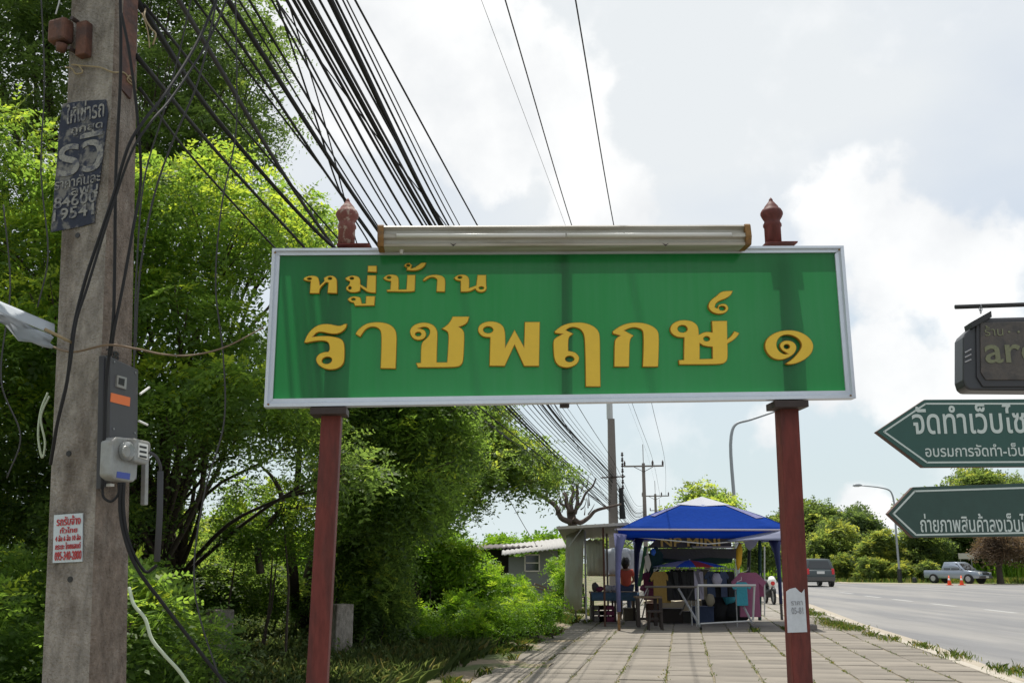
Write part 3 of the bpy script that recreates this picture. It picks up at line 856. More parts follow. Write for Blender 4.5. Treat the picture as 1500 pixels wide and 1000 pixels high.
pquad(PR, [(164, 645), (171, 639), (200, 642), (205, 650), (201, 700), (196, 706), (168, 702), (162, 695)], .085, .05, M['meter'], 'case', mt, bevel=.008)
pquad(PR, [(197, 641), (220, 646), (222, 652), (220, 676), (216, 680), (197, 675)], .115, .07, M['meter'], 'register_box', mt, bevel=.008)
pquad(PR, [(204, 648), (217, 651), (216, 673), (203, 669)], .119, .004, M['white'], 'register_plate', mt)
for q in range(3):
    pquad(PR, [(205, 652 + q * 7), (215, 654 + q * 7), (215, 657 + q * 7), (205, 655 + q * 7)], .121, .003, M['black'], 'register_slot', mt)
c = PR.w(*PR.uv(182, 661, .085), .085); mb = MB(); mb.tube([c, c + PR.an * .022, c + PR.an * .03], [.036, .035, .024], 18); mb.build('glass_cover', M['glass'], mt, smooth=False, bevel=.004)
c2 = PR.w(*PR.uv(184, 661, .115), .116); mb = MB(); mb.tube([c2, c2 + PR.an * .004], [.022, .020], 14); mb.build('dial', M['meter'], mt)
pquad(PR, [(172, 690), (191, 693), (190, 702), (171, 699)], .087, .003, M['blue'], 'blue_label', mt)
mb = MB(); mb.box(PR.w(*PR.uv(202, 708), .03), (.022, .17, .02), (PR.ax, PR.ay, PR.an)); mb.build('mounting_bar', M['meter'], mt, bevel=.003)
# wires around the meter
cable('meter_wire', [at(218, 662, 3.52), at(228, 668, 3.53), at(235, 684, 3.55), at(234, 692, 3.56)], .006, M['cablegrey'], 'short grey lead leaving the right side of the electricity meter')
mb = MB(); mb.tube([at(235, 690, 3.56), at(234, 752, 3.56), at(230, 822, 3.56)], .0115, 8); tagit(mb.build('hanging_conduit', M['cablegrey'], None, org=at(235, 690, 3.56), smooth=True), 'grey conduit tube hanging free right of the meter', 'conduit')
cable('meter_wire', [at(182, 706, 3.58), at(181, 740, 3.58), at(186, 780, 3.58), at(198, 815, 3.6), at(214, 837, 3.62), at(229, 828, 3.58)], .006, M['cable'], 'black cable drooping from the meter in a loop to the conduit')
cable('meter_wire', [at(178, 706, 3.58), at(176, 745, 3.58), at(184, 790, 3.58), at(200, 830, 3.6), at(240, 885, 3.7), at(290, 950, 3.8), at(345, 1020, 3.9)], .007, M['cable'], 'black cable running from the meter down to the bottom edge')
cable('meter_wire', [at(150, 712, 3.58), at(152, 728, 3.58), at(163, 734, 3.58), at(173, 724, 3.58), at(174, 706, 3.58)], .005, M['cable'], 'small black cable loop under the meter board')
cable('ground_hose', [at(189, 860, 3.62), at(196, 885, 3.6), at(212, 905, 3.6), at(222, 935, 3.6), at(240, 958, 3.62), at(262, 982, 3.65), at(285, 1015, 3.7)], .0065, M['hose'], 'pale green hose trailing down from the right side of the pole', 'hose')
cable('pale_string', [at(70, 575, 3.8), at(60, 600, 3.8), at(56, 640, 3.8), at(62, 670, 3.8), at(66, 650, 3.8), at(60, 610, 3.8), at(72, 580, 3.8)], .004, M['hose'], 'pale green string looped at the left side of the pole', 'string')
# cables on the pole
cb = 'black cables running down the near pole'
cable('pole_cable', [at(176, -30, 3.5), at(177, 100, 3.5), at(170, 250, 3.5), at(168, 400, 3.5), at(166, 470, 3.5), at(160, 520, 3.55), at(156, 560, 3.56), at(153, 640, 3.56), at(150, 715, 3.57)], .0065, M['cable'], 'vertical black cable on the pole entering the meter board strip', group=cb)
cable('pole_cable', [at(178, 20, 3.46), at(190, 80, 3.46), at(204, 200, 3.5), at(206, 270, 3.55), at(196, 330, 3.5), at(180, 420, 3.5), at(168, 480, 3.5), at(162, 520, 3.53)], .006, M['cable'], 'black cable bowing past the right edge of the pole', group=cb)
cable('pole_cable', [at(330, -30, 4.1), at(290, 60, 3.9), at(240, 140, 3.65), at(210, 178, 3.5), at(190, 210, 3.46), at(165, 290, 3.45), at(150, 335, 3.45), at(125, 410, 3.45), at(108, 480, 3.45), at(98, 560, 3.45), at(84, 620, 3.5), at(74, 680, 3.6)], .0065, M['cable'], 'black cable crossing the left face of the pole diagonally', group=cb)
cable('pole_cable', [at(345, -30, 4.1), at(305, 60, 3.9), at(250, 145, 3.65), at(220, 180, 3.5), at(195, 218, 3.45), at(168, 292, 3.45), at(155, 332, 3.44), at(128, 420, 3.44), at(112, 470, 3.44), at(102, 540, 3.44), at(88, 600, 3.5), at(78, 660, 3.6)], .005, M['cable'], 'thinner black cable beside the diagonal one on the left face', group=cb)
# tie rope between pole and sign, stick and tarp
cable('tie_rope', [at(70, 505, 3.75), at(110, 515, 3.55), at(160, 505, 3.5), at(195, 510, 3.6), at(240, 519, 4.0), at(280, 520, 4.4), at(330, 508, 4.9), at(385, 480, 5.4)], .0045, M['wood'], 'brown rope slung between the pole and the left edge of the green sign', 'rope')
st_ = MB(); st_.tube([at(66, 482, 3.33), at(86, 492, 3.38), at(106, 502, 3.45)], [.006, .006, .005], 8); tagit(st_.build('bamboo_stick', M['rope'], None, org=at(60, 486, 3.3), smooth=True), 'thin bamboo stick holding the white tarp against the pole', 'stick')
mb = MB(); gr = []
for i in range(13):
    t = i / 12; x = -120 + t * 196; yt = 438 + (x + 0) * .42
    drop = 22 + 12 * math.sin(t * 7) if x < 20 else 34 - 10 * abs(math.sin(t * 9))
    if -5 < x < 16: drop = 14
    row = []
    for j in range(6):
        f_ = j / 5; row.append(at(x + (3 * math.sin(j * 2 + i)), yt + 20 + drop * f_ * (1 if x < 70 else .7), 3.05 + .45 * t + .02 * math.sin(i * 1.3 + j)))
    gr.append(row)
mb.sheet(gr)
gr2 = []
for i in range(13):
    t = i / 12; x = -120 + t * 200; y0_ = 438 + x * .42
    gr2.append([at(x, y0_ + 3 + 16 * j / 4, 3.0 + .45 * t - .02 * j) for j in range(5)])
mb.sheet(gr2)
tagit(mb.build('white_tarp', M['tarp'], None, org=at(0, 470, 3.1), smooth=True, solid=.002), 'white plastic tarp corner hanging at the far left of the pole', 'tarp')

# ================================================================== NAME SIGN
Lt, Lb, Rt, Rb = at(400, 366, 5.4), at(388, 597, 5.4), at(1233, 362, 5.62), at(1251, 584, 5.62)
org = (Lb + Rb) / 2; org.z = 0
SP = Plane((Lb + Rb + Lt + Rt) / 4, (Rb - Lb), Vector((0, 0, 1)))
sg = thing('name_sign', 'green village name sign with gold Thai letters on two dark red posts', 'sign', (org.x, org.y, 0))
c4 = [SP.uv(400, 366), SP.uv(1233, 362), SP.uv(1251, 584), SP.uv(388, 597)]


def S2(x, y, off=0.): return SP.w(*SP.uv(x, y, off), off)


def bar2(a, b, w, d0, d1, ext=0):     # frame bar from a to b in plane coords, width w inward(left of a->b)
    a = Vector(a); b = Vector(b); t = (b - a).normalized(); nrm_ = Vector((-t.y, t.x))
    return [SP.w(p.x, p.y, d) for d in (d0, d1) for p in (a - t * ext, b + t * ext, b + t * ext + nrm_ * w, a - t * ext + nrm_ * w)]


cc = [Vector(c) for c in c4]        # TL TR BR BL
fw = [.040, .045, .050, .045]
names_ = [(3, 2, .048), (2, 1, .050), (1, 0, .036), (0, 3, .042)]
for (i, j, w_) in names_:
    a, b = cc[i], cc[j]; t = (b - a).normalized(); nr = Vector((-t.y, t.x))
    # mitred bar: outer edge a-b, inner edge shortened; front face stepped
    o1 = .05
    pts = []
    for d_, s_ in ((-.04, 0), (.03, 0), (.03, .4), (.012, .55), (.012, 1), (-.04, 1)):
        pts.append((d_, s_))
    mb = MB(); base_ = []
    for (d_, s_) in pts:
        sh = w_ * s_
        base_.append((SP.w(*(a + nr * sh + t * sh * .95), d_), SP.w(*(b + nr * sh - t * sh * .95), d_)))
    vs_ = [p[0] for p in base_] + [p[1] for p in base_]; k_ = len(base_)
    mb.add(vs_, [(q, (q + 1) % k_, k_ + (q + 1) % k_, k_ + q) for q in range(k_)] + [tuple(range(k_ - 1, -1, -1)), tuple(range(k_, 2 * k_))])
    mb.build('frame_bar', M['alu'], sg)
# acrylic sheet
am = bpy.data.materials.new('green_acrylic'); am.use_nodes = True
t_ = am.node_tree; n_ = t_.nodes; l_ = t_.links; p_ = n_['Principled BSDF']
tcn = n_.new('ShaderNodeTexCoord')
nz = n_.new('ShaderNodeTexNoise'); nz.inputs['Scale'].default_value = .9; nz.inputs['Detail'].default_value = 3; l_.new(tcn.outputs['Object'], nz.inputs['Vector'])
mpn = n_.new('ShaderNodeMapping'); mpn.inputs['Scale'].default_value = (14, 14, .7); l_.new(tcn.outputs['Object'], mpn.inputs[0])
nz2 = n_.new('ShaderNodeTexNoise'); nz2.inputs['Scale'].default_value = 2.2; nz2.inputs['Detail'].default_value = 5; l_.new(mpn.outputs[0], nz2.inputs['Vector'])
mx = n_.new('ShaderNodeMix'); mx.data_type = 'RGBA'; mx.inputs[6].default_value = (.006, .150, .030, 1); mx.inputs[7].default_value = (.026, .165, .058, 1)
ad = n_.new('ShaderNodeMath'); ad.operation = 'ADD'; l_.new(nz.outputs[0], ad.inputs[0]); sc2 = n_.new('ShaderNodeMath'); sc2.operation = 'MULTIPLY_ADD'; sc2.inputs[1].default_value = .45; sc2.inputs[2].default_value = .28; l_.new(nz2.outputs[0], sc2.inputs[0]); l_.new(sc2.outputs[0], ad.inputs[1])
rr = n_.new('ShaderNodeMapRange'); l_.new(ad.outputs[0], rr.inputs[0]); rr.inputs[1].default_value = .7; rr.inputs[2].default_value = 1.4; l_.new(rr.outputs[0], mx.inputs[0])
l_.new(mx.outputs[2], p_.inputs['Base Color']); p_.inputs['Roughness'].default_value = .16; p_.inputs['Specular IOR Level'].default_value = .5
tr = n_.new('ShaderNodeBsdfTranslucent'); vm = n_.new('ShaderNodeVectorMath'); vm.operation = 'SCALE'; vm.inputs['Scale'].default_value = 1.5; l_.new(mx.outputs[2], vm.inputs[0]); l_.new(vm.outputs[0], tr.inputs[0])
ms = n_.new('ShaderNodeMixShader'); ms.inputs[0].default_value = .42; l_.new(p_.outputs[0], ms.inputs[1]); l_.new(tr.outputs[0], ms.inputs[2]); l_.new(ms.outputs[0], n_['Material Output'].inputs[0])
ins = .02
mb = MB(); q = [SP.w(c4[3][0] + ins, c4[3][1] + ins, 0), SP.w(c4[2][0] - ins, c4[2][1] + ins, 0), SP.w(c4[1][0] - ins, c4[1][1] - ins, 0), SP.w(c4[0][0] + ins, c4[0][1] - ins, 0)]
mb.add(q, [(0, 1, 2, 3)]); mb.build('panel', am, sg)
for (x, y) in ((403, 370), (1229, 366), (1246, 579), (393, 592)):
    c = S2(x, y, .03); mb = MB(); mb.tube([c, c + SP.an * .004], .006, 8); mb.build('rivet', M['rust'], sg)
# centre stiffener behind the panel
mb = MB(); mb.prism([S2(821, 360, -.02), S2(834, 360, -.02), S2(834, 596, -.02), S2(821, 596, -.02)], -SP.an * .04); mb.build('stiffener', M['darkmetal'], sg)

# posts
for side, (xt, xb, hw) in enumerate(((497, 465, 15.5), (1150, 1172, 15.5))):
    pm_t = onplane(xt + (0 if side else -4) , 600, SP.o - SP.an * .10, SP.an); pm_b = onplane(xb, 1000, SP.o - SP.an * .10, SP.an)
    pm_t = onplane((487 if side == 0 else 1152), 600, SP.o - SP.an * .10, SP.an)
    rad = .0555
    top = zline(pm_t, pm_b, S2(500, 362).z + .0)
    bot = zline(pm_t, pm_b, -.3)
    ax = SP.ax.copy(); ay_ = Vector((0, 0, 1)).cross(ax).normalized()
    mb = MB()
    mb.hexa([bot + ax * i * rad + ay_ * j * rad for (i, j) in ((-1, -1), (1, -1), (1, 1), (-1, 1))] + [top + ax * i * rad + ay_ * j * rad for (i, j) in ((-1, -1), (1, -1), (1, 1), (-1, 1))])
    ps = mb.build('post', M['red'], sg, bevel=.008)
    # bracket under sign
    yb = 604 if side == 0 else 594
    c = onplane((483 if side == 0 else 1153), yb, SP.o - SP.an * .05, SP.an)
    mb = MB(); mb.box(c, (.20, .16, .040), (ax, ay_, Vector((0, 0, 1)))); mb.build('bracket', M['darkmetal'], ps, bevel=.003)
    # cap plate and finial
    fx = 507 if side == 0 else 1133; fy = 361 if side == 0 else 358
    c = onplane(fx + (11 if side == 0 else 9), fy, SP.o - SP.an * .05, SP.an); mb = MB(); mb.box(c, (.19, .10, .008), (ax, ay_, Vector((0, 0, 1)))); mb.build('cap_plate', M['red'], ps)
    b0 = onplane(fx, fy, SP.o - SP.an * .05, SP.an)
    k_ = .00395
    prof = [(12.5, 0), (12.5, 28), (14, 30), (14, 34), (12, 37), (12, 40), (15, 45), (17, 50), (17, 54), (15, 58), (11.5, 61), (10.5, 64), (7.5, 68), (4.5, 72), (3.2, 74), (3, 76), (.5, 80)]
    mb = MB(); mb.lathe(b0, [(r * k_, z * k_ * .95) for r, z in prof], 14)
    mb.build('finial', M['redworn'] if side == 0 else M['red'], ps, smooth=True)
    if side:
        # paper sticker wrapped on the post
        f0 = -(-ay_)
        near = -1 if ay_.dot(Vector((0, 1, 0))) > 0 else 1
        pn = Plane(pm_b + ay_ * near * (rad + .002), ax, zline(pm_t, pm_b, 3) - zline(pm_t, pm_b, 1))
        if pn.an.y > 0: pn.an = -pn.an
        xx = lambda y: (1152 + (y - 600) * .05)
        pts = [(xx(860) - 13.5, 866), (xx(860) - 8, 862), (xx(860), 860), (xx(862) + 6, 866), (xx(865) + 9, 868), (xx(862) + 13, 862), (xx(925) + 14, 925), (xx(925) - 14.5, 926), (xx(900) - 14.5, 900)]
        P = [pn.w(*pn.uv(*p)) for p in pts]
        mb = MB(); mb.prism(P, pn.an * .002); stk = mb.build('sticker', M['sticker'], None, org=P[0]); tagit(stk, 'torn white paper sticker on the right red sign post', 'sticker')
        pt = Plane(pn.o + pn.an * .0025, ax, pn.ay); 
        text("ราคา", pt, (1159, 886, 1176, 880), M['greyink'], parent=stk, off=.001, depth=.001, bold=.01)
        text("05-81", pt, (1160, 899, 1177, 889), M['greyink'], parent=stk, off=.001, depth=.001, bold=.01)

# lamp hood over the sign
SX = SP.ax
lp0, lp1 = SP.uv(556, 372), SP.uv(1088, 372)
fx = MB()
zt = SP.uv(820, 365)[1]
prof = [(.012, .082), (.17, .088), (.178, .078), (.155, .062), (.160, .040), (.185, .034), (.185, .012), (.160, .006), (.158, -.012), (.172, -.020), (.165, -.032), (.04, -.028), (.012, -.01)]
def lampring(x, sc=1.0):
    return [SP.w(x, zt + (z - .025) * sc + .025, d * sc) for (d, z) in prof]
r0_, r1_ = lampring(lp0[0] + .03), lampring(lp1[0] - .03); k_ = len(prof)
fx.add(r0_ + r1_, [(q, (q + 1) % k_, k_ + (q + 1) % k_, k_ + q) for q in range(k_)] + [tuple(range(k_)), tuple(range(2 * k_ - 1, k_ - 1, -1))])
lamp = fx.build('lamp_hood', M['lampbeige'], sg)
for xx_ in (lp0[0], lp1[0] - .035):
    mb = MB(); a_, b_ = lampring(xx_, 1.06), lampring(xx_ + .035, 1.06)
    out = [0, 1, 2, 6, 10, 11, 12]
    mb.prism([a_[i] for i in out], SP.ax * .035); mb.build('end_cap', M['rust'], lamp, bevel=.004)
for (u0, u1) in ((.05, .5), (.5, .95)):
    mb = MB(); Ln_ = lp1[0] - lp0[0]
    mb.tube([SP.w(lp0[0] + Ln_ * u0, zt + .023, .186), SP.w(lp0[0] + Ln_ * (u1 - .005), zt + .023, .186)], .012, 10); mb.build('tube', M['lamptube'], lamp, smooth=True)
mb = MB(); mb.tube([S2(588, 366, .17), S2(588, 372, .17)], [.012, .008], 8); mb.build('screw_knob', M['lampbeige'], lamp)
for x in (664, 975):
    mb = MB(); mb.prism([S2(x - 5, 356, .20), S2(x, 361, .20), S2(x + 5, 356, .20), S2(x, 358, .20)], SP.an * .002); mb.build('mark', M['darkmetal'], lamp)

# ---- letters
def crop(o, s, pts): return [(o[0] + x / s, o[1] + y / s) for x, y in pts]


def ell(cx, cy, rx, ry, n=14, rot=0): return [(cx + rx * math.cos(2 * math.pi * i / n) * math.cos(rot) - ry * math.sin(2 * math.pi * i / n) * math.sin(rot), cy + rx * math.cos(2 * math.pi * i / n) * math.sin(rot) + ry * math.sin(2 * math.pi * i / n) * math.cos(rot)) for i in range(n)]


def letter(o, s, outer, holes, depth=.022):
    sp = [[SP.uv(*p, depth) for p in crop(o, s, [tuple(q) for q in chaikin(outer)])]]
    for h in holes: sp.append([SP.uv(*p, depth) for p in crop(o, s, h)])
    return curve_mesh(sp, depth, .0035, [M['letter'], M['letteredge']], 'letter', sg, SP.frame(.004))


C2, C3, C4, C5, C1_ = ((430, 440), 8.335), ((590, 440), 6.818), ((790, 440), 7.142), ((960, 410), 6.0), ((430, 370), 5.0)
letter(*C2, [(130, 515), (160, 435), (210, 365), (280, 312), (350, 290), (440, 288), (520, 308), (580, 312), (625, 285), (658, 288), (650, 335), (610, 380), (560, 408), (500, 418), (430, 410), (350, 390), (290, 395), (240, 445), (330, 435), (430, 435), (520, 448), (590, 472), (622, 520), (630, 600), (626, 740), (600, 798), (540, 838), (460, 852), (380, 840), (310, 800), (275, 750), (275, 700), (310, 655), (370, 630), (425, 628), (442, 600), (435, 540), (415, 510), (360, 496), (280, 500), (200, 515), (150, 525)], [ell(410, 735, 60, 40, rot=-.2)])
letter(*C2, [(755, 415), (775, 375), (830, 320), (900, 280), (1000, 265), (1100, 270), (1180, 295), (1240, 345), (1265, 420), (1262, 560), (1252, 838), (1060, 835), (1068, 640), (1072, 440), (1060, 370), (1020, 335), (960, 325), (900, 345), (860, 385), (820, 450), (800, 445)], [])
letter(*C3, [(130, 625), (178, 622), (178, 520), (185, 425), (230, 385), (262, 350), (272, 310), (255, 280), (215, 268), (165, 282), (215, 292), (238, 330), (233, 365), (205, 395), (150, 405), (100, 385), (68, 335), (75, 280), (120, 240), (190, 220), (260, 225), (320, 255), (348, 305), (350, 360), (345, 480), (342, 618), (440, 618), (450, 480), (455, 340), (440, 310), (385, 285), (440, 250), (480, 200), (495, 162), (665, 162), (655, 215), (620, 250), (565, 268), (600, 290), (618, 330), (615, 450), (608, 600), (590, 645), (550, 670), (400, 674), (150, 674)], [ell(155, 340, 28, 19)])
letter(*C3, [(862, 658), (870, 375), (800, 370), (755, 330), (745, 285), (770, 240), (830, 213), (900, 208), (970, 228), (1012, 270), (1025, 330), (1025, 460), (1115, 292), (1208, 460), (1215, 216), (1370, 216), (1362, 660), (1208, 660), (1115, 452), (1020, 660)], [ell(852, 297, 48, 32)])
letter(*C4, [(155, 325), (220, 270), (300, 240), (400, 228), (500, 240), (580, 278), (625, 330), (635, 400), (636, 650), (640, 905), (480, 905), (478, 650), (470, 400), (455, 340), (420, 300), (360, 283), (310, 290), (280, 315), (358, 350), (310, 385), (303, 430), (303, 528), (370, 540), (412, 580), (420, 620), (395, 670), (340, 700), (270, 710), (200, 690), (158, 640), (145, 560), (140, 430), (160, 395), (235, 355), (162, 348)], [ell(315, 615, 45, 30)])
letter(*C4, [(762, 325), (820, 280), (900, 243), (1000, 230), (1100, 238), (1190, 272), (1240, 320), (1252, 380), (1248, 560), (1242, 698), (1075, 698), (1082, 560), (1085, 350), (1070, 310), (1020, 290), (960, 288), (890, 318), (988, 370), (945, 410), (942, 560), (938, 698), (778, 698), (780, 430), (800, 395), (838, 372), (765, 352)], [])
letter(*C5, [(200, 705), (245, 702), (248, 510), (190, 508), (140, 480), (120, 435), (140, 390), (190, 360), (250, 352), (320, 362), (365, 395), (380, 440), (380, 482), (420, 460), (460, 456), (496, 462), (490, 362), (628, 360), (630, 520), (665, 490), (690, 450), (737, 470), (710, 510), (670, 542), (632, 562), (635, 690), (620, 722), (590, 742), (480, 747), (205, 747)],
       [ell(235, 433, 42, 31), ell(447, 520, 27, 20), [(388, 562), (420, 582), (460, 590), (496, 592), (498, 692), (388, 696)]])
letter(*C5, [(575, 100), (678, 97), (665, 135), (620, 168), (560, 188), (528, 212), (520, 242), (540, 252), (550, 222), (590, 208), (625, 218), (642, 250), (630, 280), (595, 302), (540, 305), (490, 285), (460, 250), (460, 215), (485, 175), (530, 145)], [ell(583, 252, 28, 19)])
letter(*C5, [(1140, 735), (1200, 695), (1250, 640), (1280, 590), (1275, 550), (1240, 510), (1180, 485), (1120, 487), (1078, 515), (1060, 560), (1065, 600), (1090, 635), (1130, 655), (1158, 650), (1110, 625), (1085, 590), (1092, 555), (1130, 532), (1190, 535), (1230, 565), (1240, 605), (1215, 655), (1160, 690), (1100, 708), (1040, 700), (985, 660), (955, 600), (960, 540), (1000, 490), (1070, 455), (1160, 440), (1250, 450), (1330, 490), (1375, 540), (1388, 590), (1370, 650), (1310, 705), (1230, 740), (1160, 748)], [ell(1150, 588, 25, 19)])
D_ = .016
letter(*C1_, [(118, 303), (125, 215), (95, 212), (72, 202), (78, 185), (110, 172), (160, 170), (188, 188), (195, 240), (225, 212), (222, 188), (250, 172), (290, 170), (315, 188), (322, 210), (322, 303), (248, 300), (255, 225), (240, 222), (195, 265), (192, 303)], [ell(118, 195, 15, 7, 10), ell(268, 193, 14, 8, 10)], D_)
letter(*C1_, [(385, 255), (410, 235), (412, 215), (385, 205), (378, 190), (400, 175), (440, 168), (480, 178), (492, 200), (492, 235), (535, 260), (540, 168), (608, 168), (605, 300), (545, 298), (492, 258), (490, 285), (460, 297), (415, 297), (385, 275)], [ell(428, 192, 14, 8, 10), ell(414, 262, 10, 11, 10)], D_)
letter(*C1_, [(545, 98), (612, 98), (612, 148), (542, 146)], [], D_)
letter(*C1_, [(395, 345), (415, 325), (460, 320), (492, 330), (503, 375), (528, 373), (530, 320), (600, 320), (595, 392), (450, 395), (440, 372), (410, 364)], [ell(440, 345, 14, 8, 10)], D_)
letter(*C1_, [(655, 190), (675, 170), (710, 160), (755, 166), (775, 190), (772, 272), (825, 270), (832, 165), (895, 165), (890, 285), (860, 293), (685, 290), (680, 275), (708, 270), (712, 215), (675, 208)], [ell(700, 186, 14, 8, 10)], D_)
letter(*C1_, [(808, 100), (820, 82), (850, 77), (870, 95), (862, 117), (885, 112), (920, 88), (938, 74), (974, 76), (960, 108), (920, 132), (870, 139), (825, 132), (832, 116)], [ell(840, 97, 12, 8, 10)], D_)
letter(*C1_, [(945, 205), (965, 178), (1010, 163), (1060, 163), (1100, 176), (1115, 205), (1110, 292), (1045, 290), (1050, 200), (1030, 185), (1000, 185), (970, 205), (955, 213)], [], D_)
letter(*C1_, [(1172, 190), (1190, 170), (1230, 160), (1270, 168), (1290, 195), (1287, 260), (1335, 243), (1345, 165), (1412, 165), (1412, 240), (1418, 262), (1405, 288), (1370, 297), (1340, 286), (1330, 270), (1290, 292), (1222, 292), (1222, 212), (1190, 208)], [ell(1218, 185, 14, 8, 10), ell(1375, 262, 17, 9, 10)], D_)

# ================================================================== ARROW SIGNS AND LIGHT BOX (right)
AP = Plane(at(1400, 635, 4.9), Vector((1, -.10, 0)), Vector((0, 0, 1)))
ap_ = AP.w(*AP.uv(1640, 700), -.10)
hold = thing('sign_pole', 'dark pole just right of the view carrying the arrow signs', 'pole', (ap_.x, ap_.y, 0))
mb = MB(); mb.tube([Vector((ap_.x, ap_.y, -.16)), Vector((ap_.x, ap_.y, 3.6))], .045, 14); mb.build('shaft', M['darksteel'], hold, smooth=True)
pk = AP.uv(1404, 446); pk2 = AP.w(*pk, -.05)
mb = MB(); mb.tube([pk2, Vector((ap_.x, ap_.y, pk2.z + .02))], .012, 8); mb.build('arm', M['black'], hold)


def arrow(label, pts, line, txts, m, tiltm=0):
    P = [AP.w(*AP.uv(*p)) for p in pts]
    t = thing('arrow_sign', label, 'sign', sum(P, Vector()) / len(P))
    mb = MB(); mb.prism([p - AP.an * .001 for p in P], -AP.an * .045); mb.build('board', M['arrowedge'], t, bevel=.003)
    mb = MB(); cx = sum(P, Vector()) / len(P); mb.prism([p.lerp(cx, .008) + AP.an * .003 for p in P], -AP.an * .003); mb.build('face', m, t)
    w_ = .0042
    # line drawn as an outline strip
    Q = [Vector(AP.uv(*p, .004)) for p in line]
    for a, b in zip(Q[:-1], Q[1:]):
        d = (b - a).normalized(); n2_ = Vector((-d.y, d.x)) * w_
        mb = MB(); mb.prism([AP.w(*(a - d * w_ * .6 + n2_), .0045), AP.w(*(a - d * w_ * .6 - n2_), .0045), AP.w(*(b + d * w_ * .6 - n2_), .0045), AP.w(*(b + d * w_ * .6 + n2_), .0045)], -AP.an * .0012)
        mb.build('border_line', M['arrowwhite'], t)
    for s_, bx, bo in txts: text(s_, AP, bx, M['arrowwhite'], parent=t, off=.004, depth=.0015, bold=bo)
    return t


arrow('larger green arrow board with big white Thai lettering pointing left', [(1283, 632), (1352, 684), (1700, 682), (1700, 583), (1354, 585)], [(1700, 591), (1356, 591), (1295, 632), (1358, 677), (1700, 675)],
      [("จัดทำเว็บไซต์", (1338, 636, 1530, 592), .012), ("อบรมการจัดทำ-เว็บไซต์", (1356, 669, 1532, 650), .010)], M['arrow'])
arrow('lower duller green arrow board with only one line of lettering', [(1300, 752), (1337, 787), (1700, 783), (1700, 700), (1337, 713)], [(1700, 708), (1340, 719), (1309, 752), (1342, 783), (1700, 776)],
      [("ถ่ายภาพสินค้าลงเว็บไซต์", (1349, 779, 1524, 752), .010)], M['arrow2'])
LB = thing('light_box_sign', 'dark plastic hanging light box with faded gold letters', 'sign', AP.w(*AP.uv(1450, 520)))
pts = [(1411, 494), (1414, 488), (1426, 477), (1442, 465), (1453, 465), (1700, 459), (1700, 573), (1420, 571), (1414, 566), (1411, 556)]
P = [AP.w(*AP.uv(*p), .0) for p in pts]; mb = MB(); mb.prism(P, -AP.an * .14); mb.build('shell', M['lightbox'], LB, bevel=.01)
P = [AP.w(*AP.uv(*p, .02), .02) for p in ((1436, 472), (1700, 468), (1700, 556), (1444, 556), (1437, 545))]; mb = MB(); mb.prism(P, -AP.an * .02); mb.build('face', M['lightface'], LB, bevel=.002)
P = [AP.w(*AP.uv(*p, .012), .012) for p in ((1430, 468), (1700, 463), (1700, 566), (1440, 566), (1431, 552))]; mb = MB(); mb.prism(P, -AP.an * .012); mb.build('bezel', M['boxside'], LB, bevel=.003)
for q in range(3):
    mb = MB(); mb.tube([AP.w(*AP.uv(1414, 516 + q * 7, .01), .006), AP.w(*AP.uv(1423, 511 + q * 7.5, .01), .006)], .0035, 6); mb.build('vent_slot', M['rim'], LB)
P = [AP.w(*AP.uv(*p, .03), .03) for p in ((1422, 472), (1452, 455), (1453, 464), (1424, 480))]; mb = MB(); mb.prism(P, -AP.an * .10); mb.build('corner_cap', M['black'], LB)
text("are", AP, (1444, 532, 1526, 505), M['lbtext'], parent=LB, off=.022, depth=.002, bold=.012)
text("ร้าน", AP, (1443, 492, 1470, 477), M['lbtext'], parent=LB, off=.022, depth=.002)
for q in range(3):
    c = AP.w(*AP.uv(1478 + q * 14, 486, .022), .022); mb = MB(); mb.tube([c, c + AP.an * .002], .006, 8); mb.build('dot', M['lbtext'], LB)
for q in range(3):
    c = AP.w(*AP.uv(1436.5, 449 + q * 3.6, -.05), -.05); mb = MB()
    a1, a2 = (AP.ax, AP.ay) if q % 2 else (AP.an, AP.ay)
    mb.tube([c + a1 * .008 * math.cos(w) + a2 * .012 * math.sin(w) for w in [2 * math.pi * i / 10 for i in range(11)]], .0022, 5); mb.build('chain_link', M['rim'], LB)

# ================================================================== OVERHEAD CABLES
P2 = at(897, 700, 40.0)       # second pole


def cdepth(px, py, h): 
    r = ray(px, py); return h / (r.z / r.y)


cgroup = 'telecom cables strung along the pole line'
thin = 'thin black telecom cable among those strung along the pole line'
#  (x at y=0, x at y=335, x at y=600, end pixel at pole 2, height, radius)
wires = [
    (262, 470, 690, (893, 745), 3.1, .016), (310, 535, 745, (894, 738), 3.2, .011), (334, 552, 752, (894, 735), 3.3, .018),
    (365, 570, 760, (895, 728), 3.45, .009), (398, 583, 770, (895, 722), 3.5, .008), (405, 590, 778, (896, 720), 3.55, .008),
    (420, 606, 786, (896, 716), 3.6, .012), (430, 622, 793, (896, 712), 3.7, .013), (436, 628, 797, (896, 710), 3.7, .009),
    (447, 634, 800, (897, 706), 3.8, .022), (455, 641, 806, (897, 703), 3.8, .012), (468, 652, 812, (897, 700), 3.9, .010),
    (484, 648, 808, (897, 697), 3.95, .024), (492, 660, 818, (898, 694), 4.0, .010), (502, 668, 826, (898, 690), 4.0, .007),
    (508, 676, 833, (899, 686), 4.1, .006), (520, 702, 850, (901, 680), 4.2, .009), (350, 556, 740, (894, 732), 3.35, .007)]
blabs = {0: 'thick black cable lowest of the bundle crossing the tree', 2: 'thick cable crossing the left finial of the green sign', 9: 'thick twisted cable in the middle of the sky bundle', 12: 'thickest cable at the right side of the sky bundle', 16: 'single cable standing apart at the right of the telecom bundle'}
wi = 0
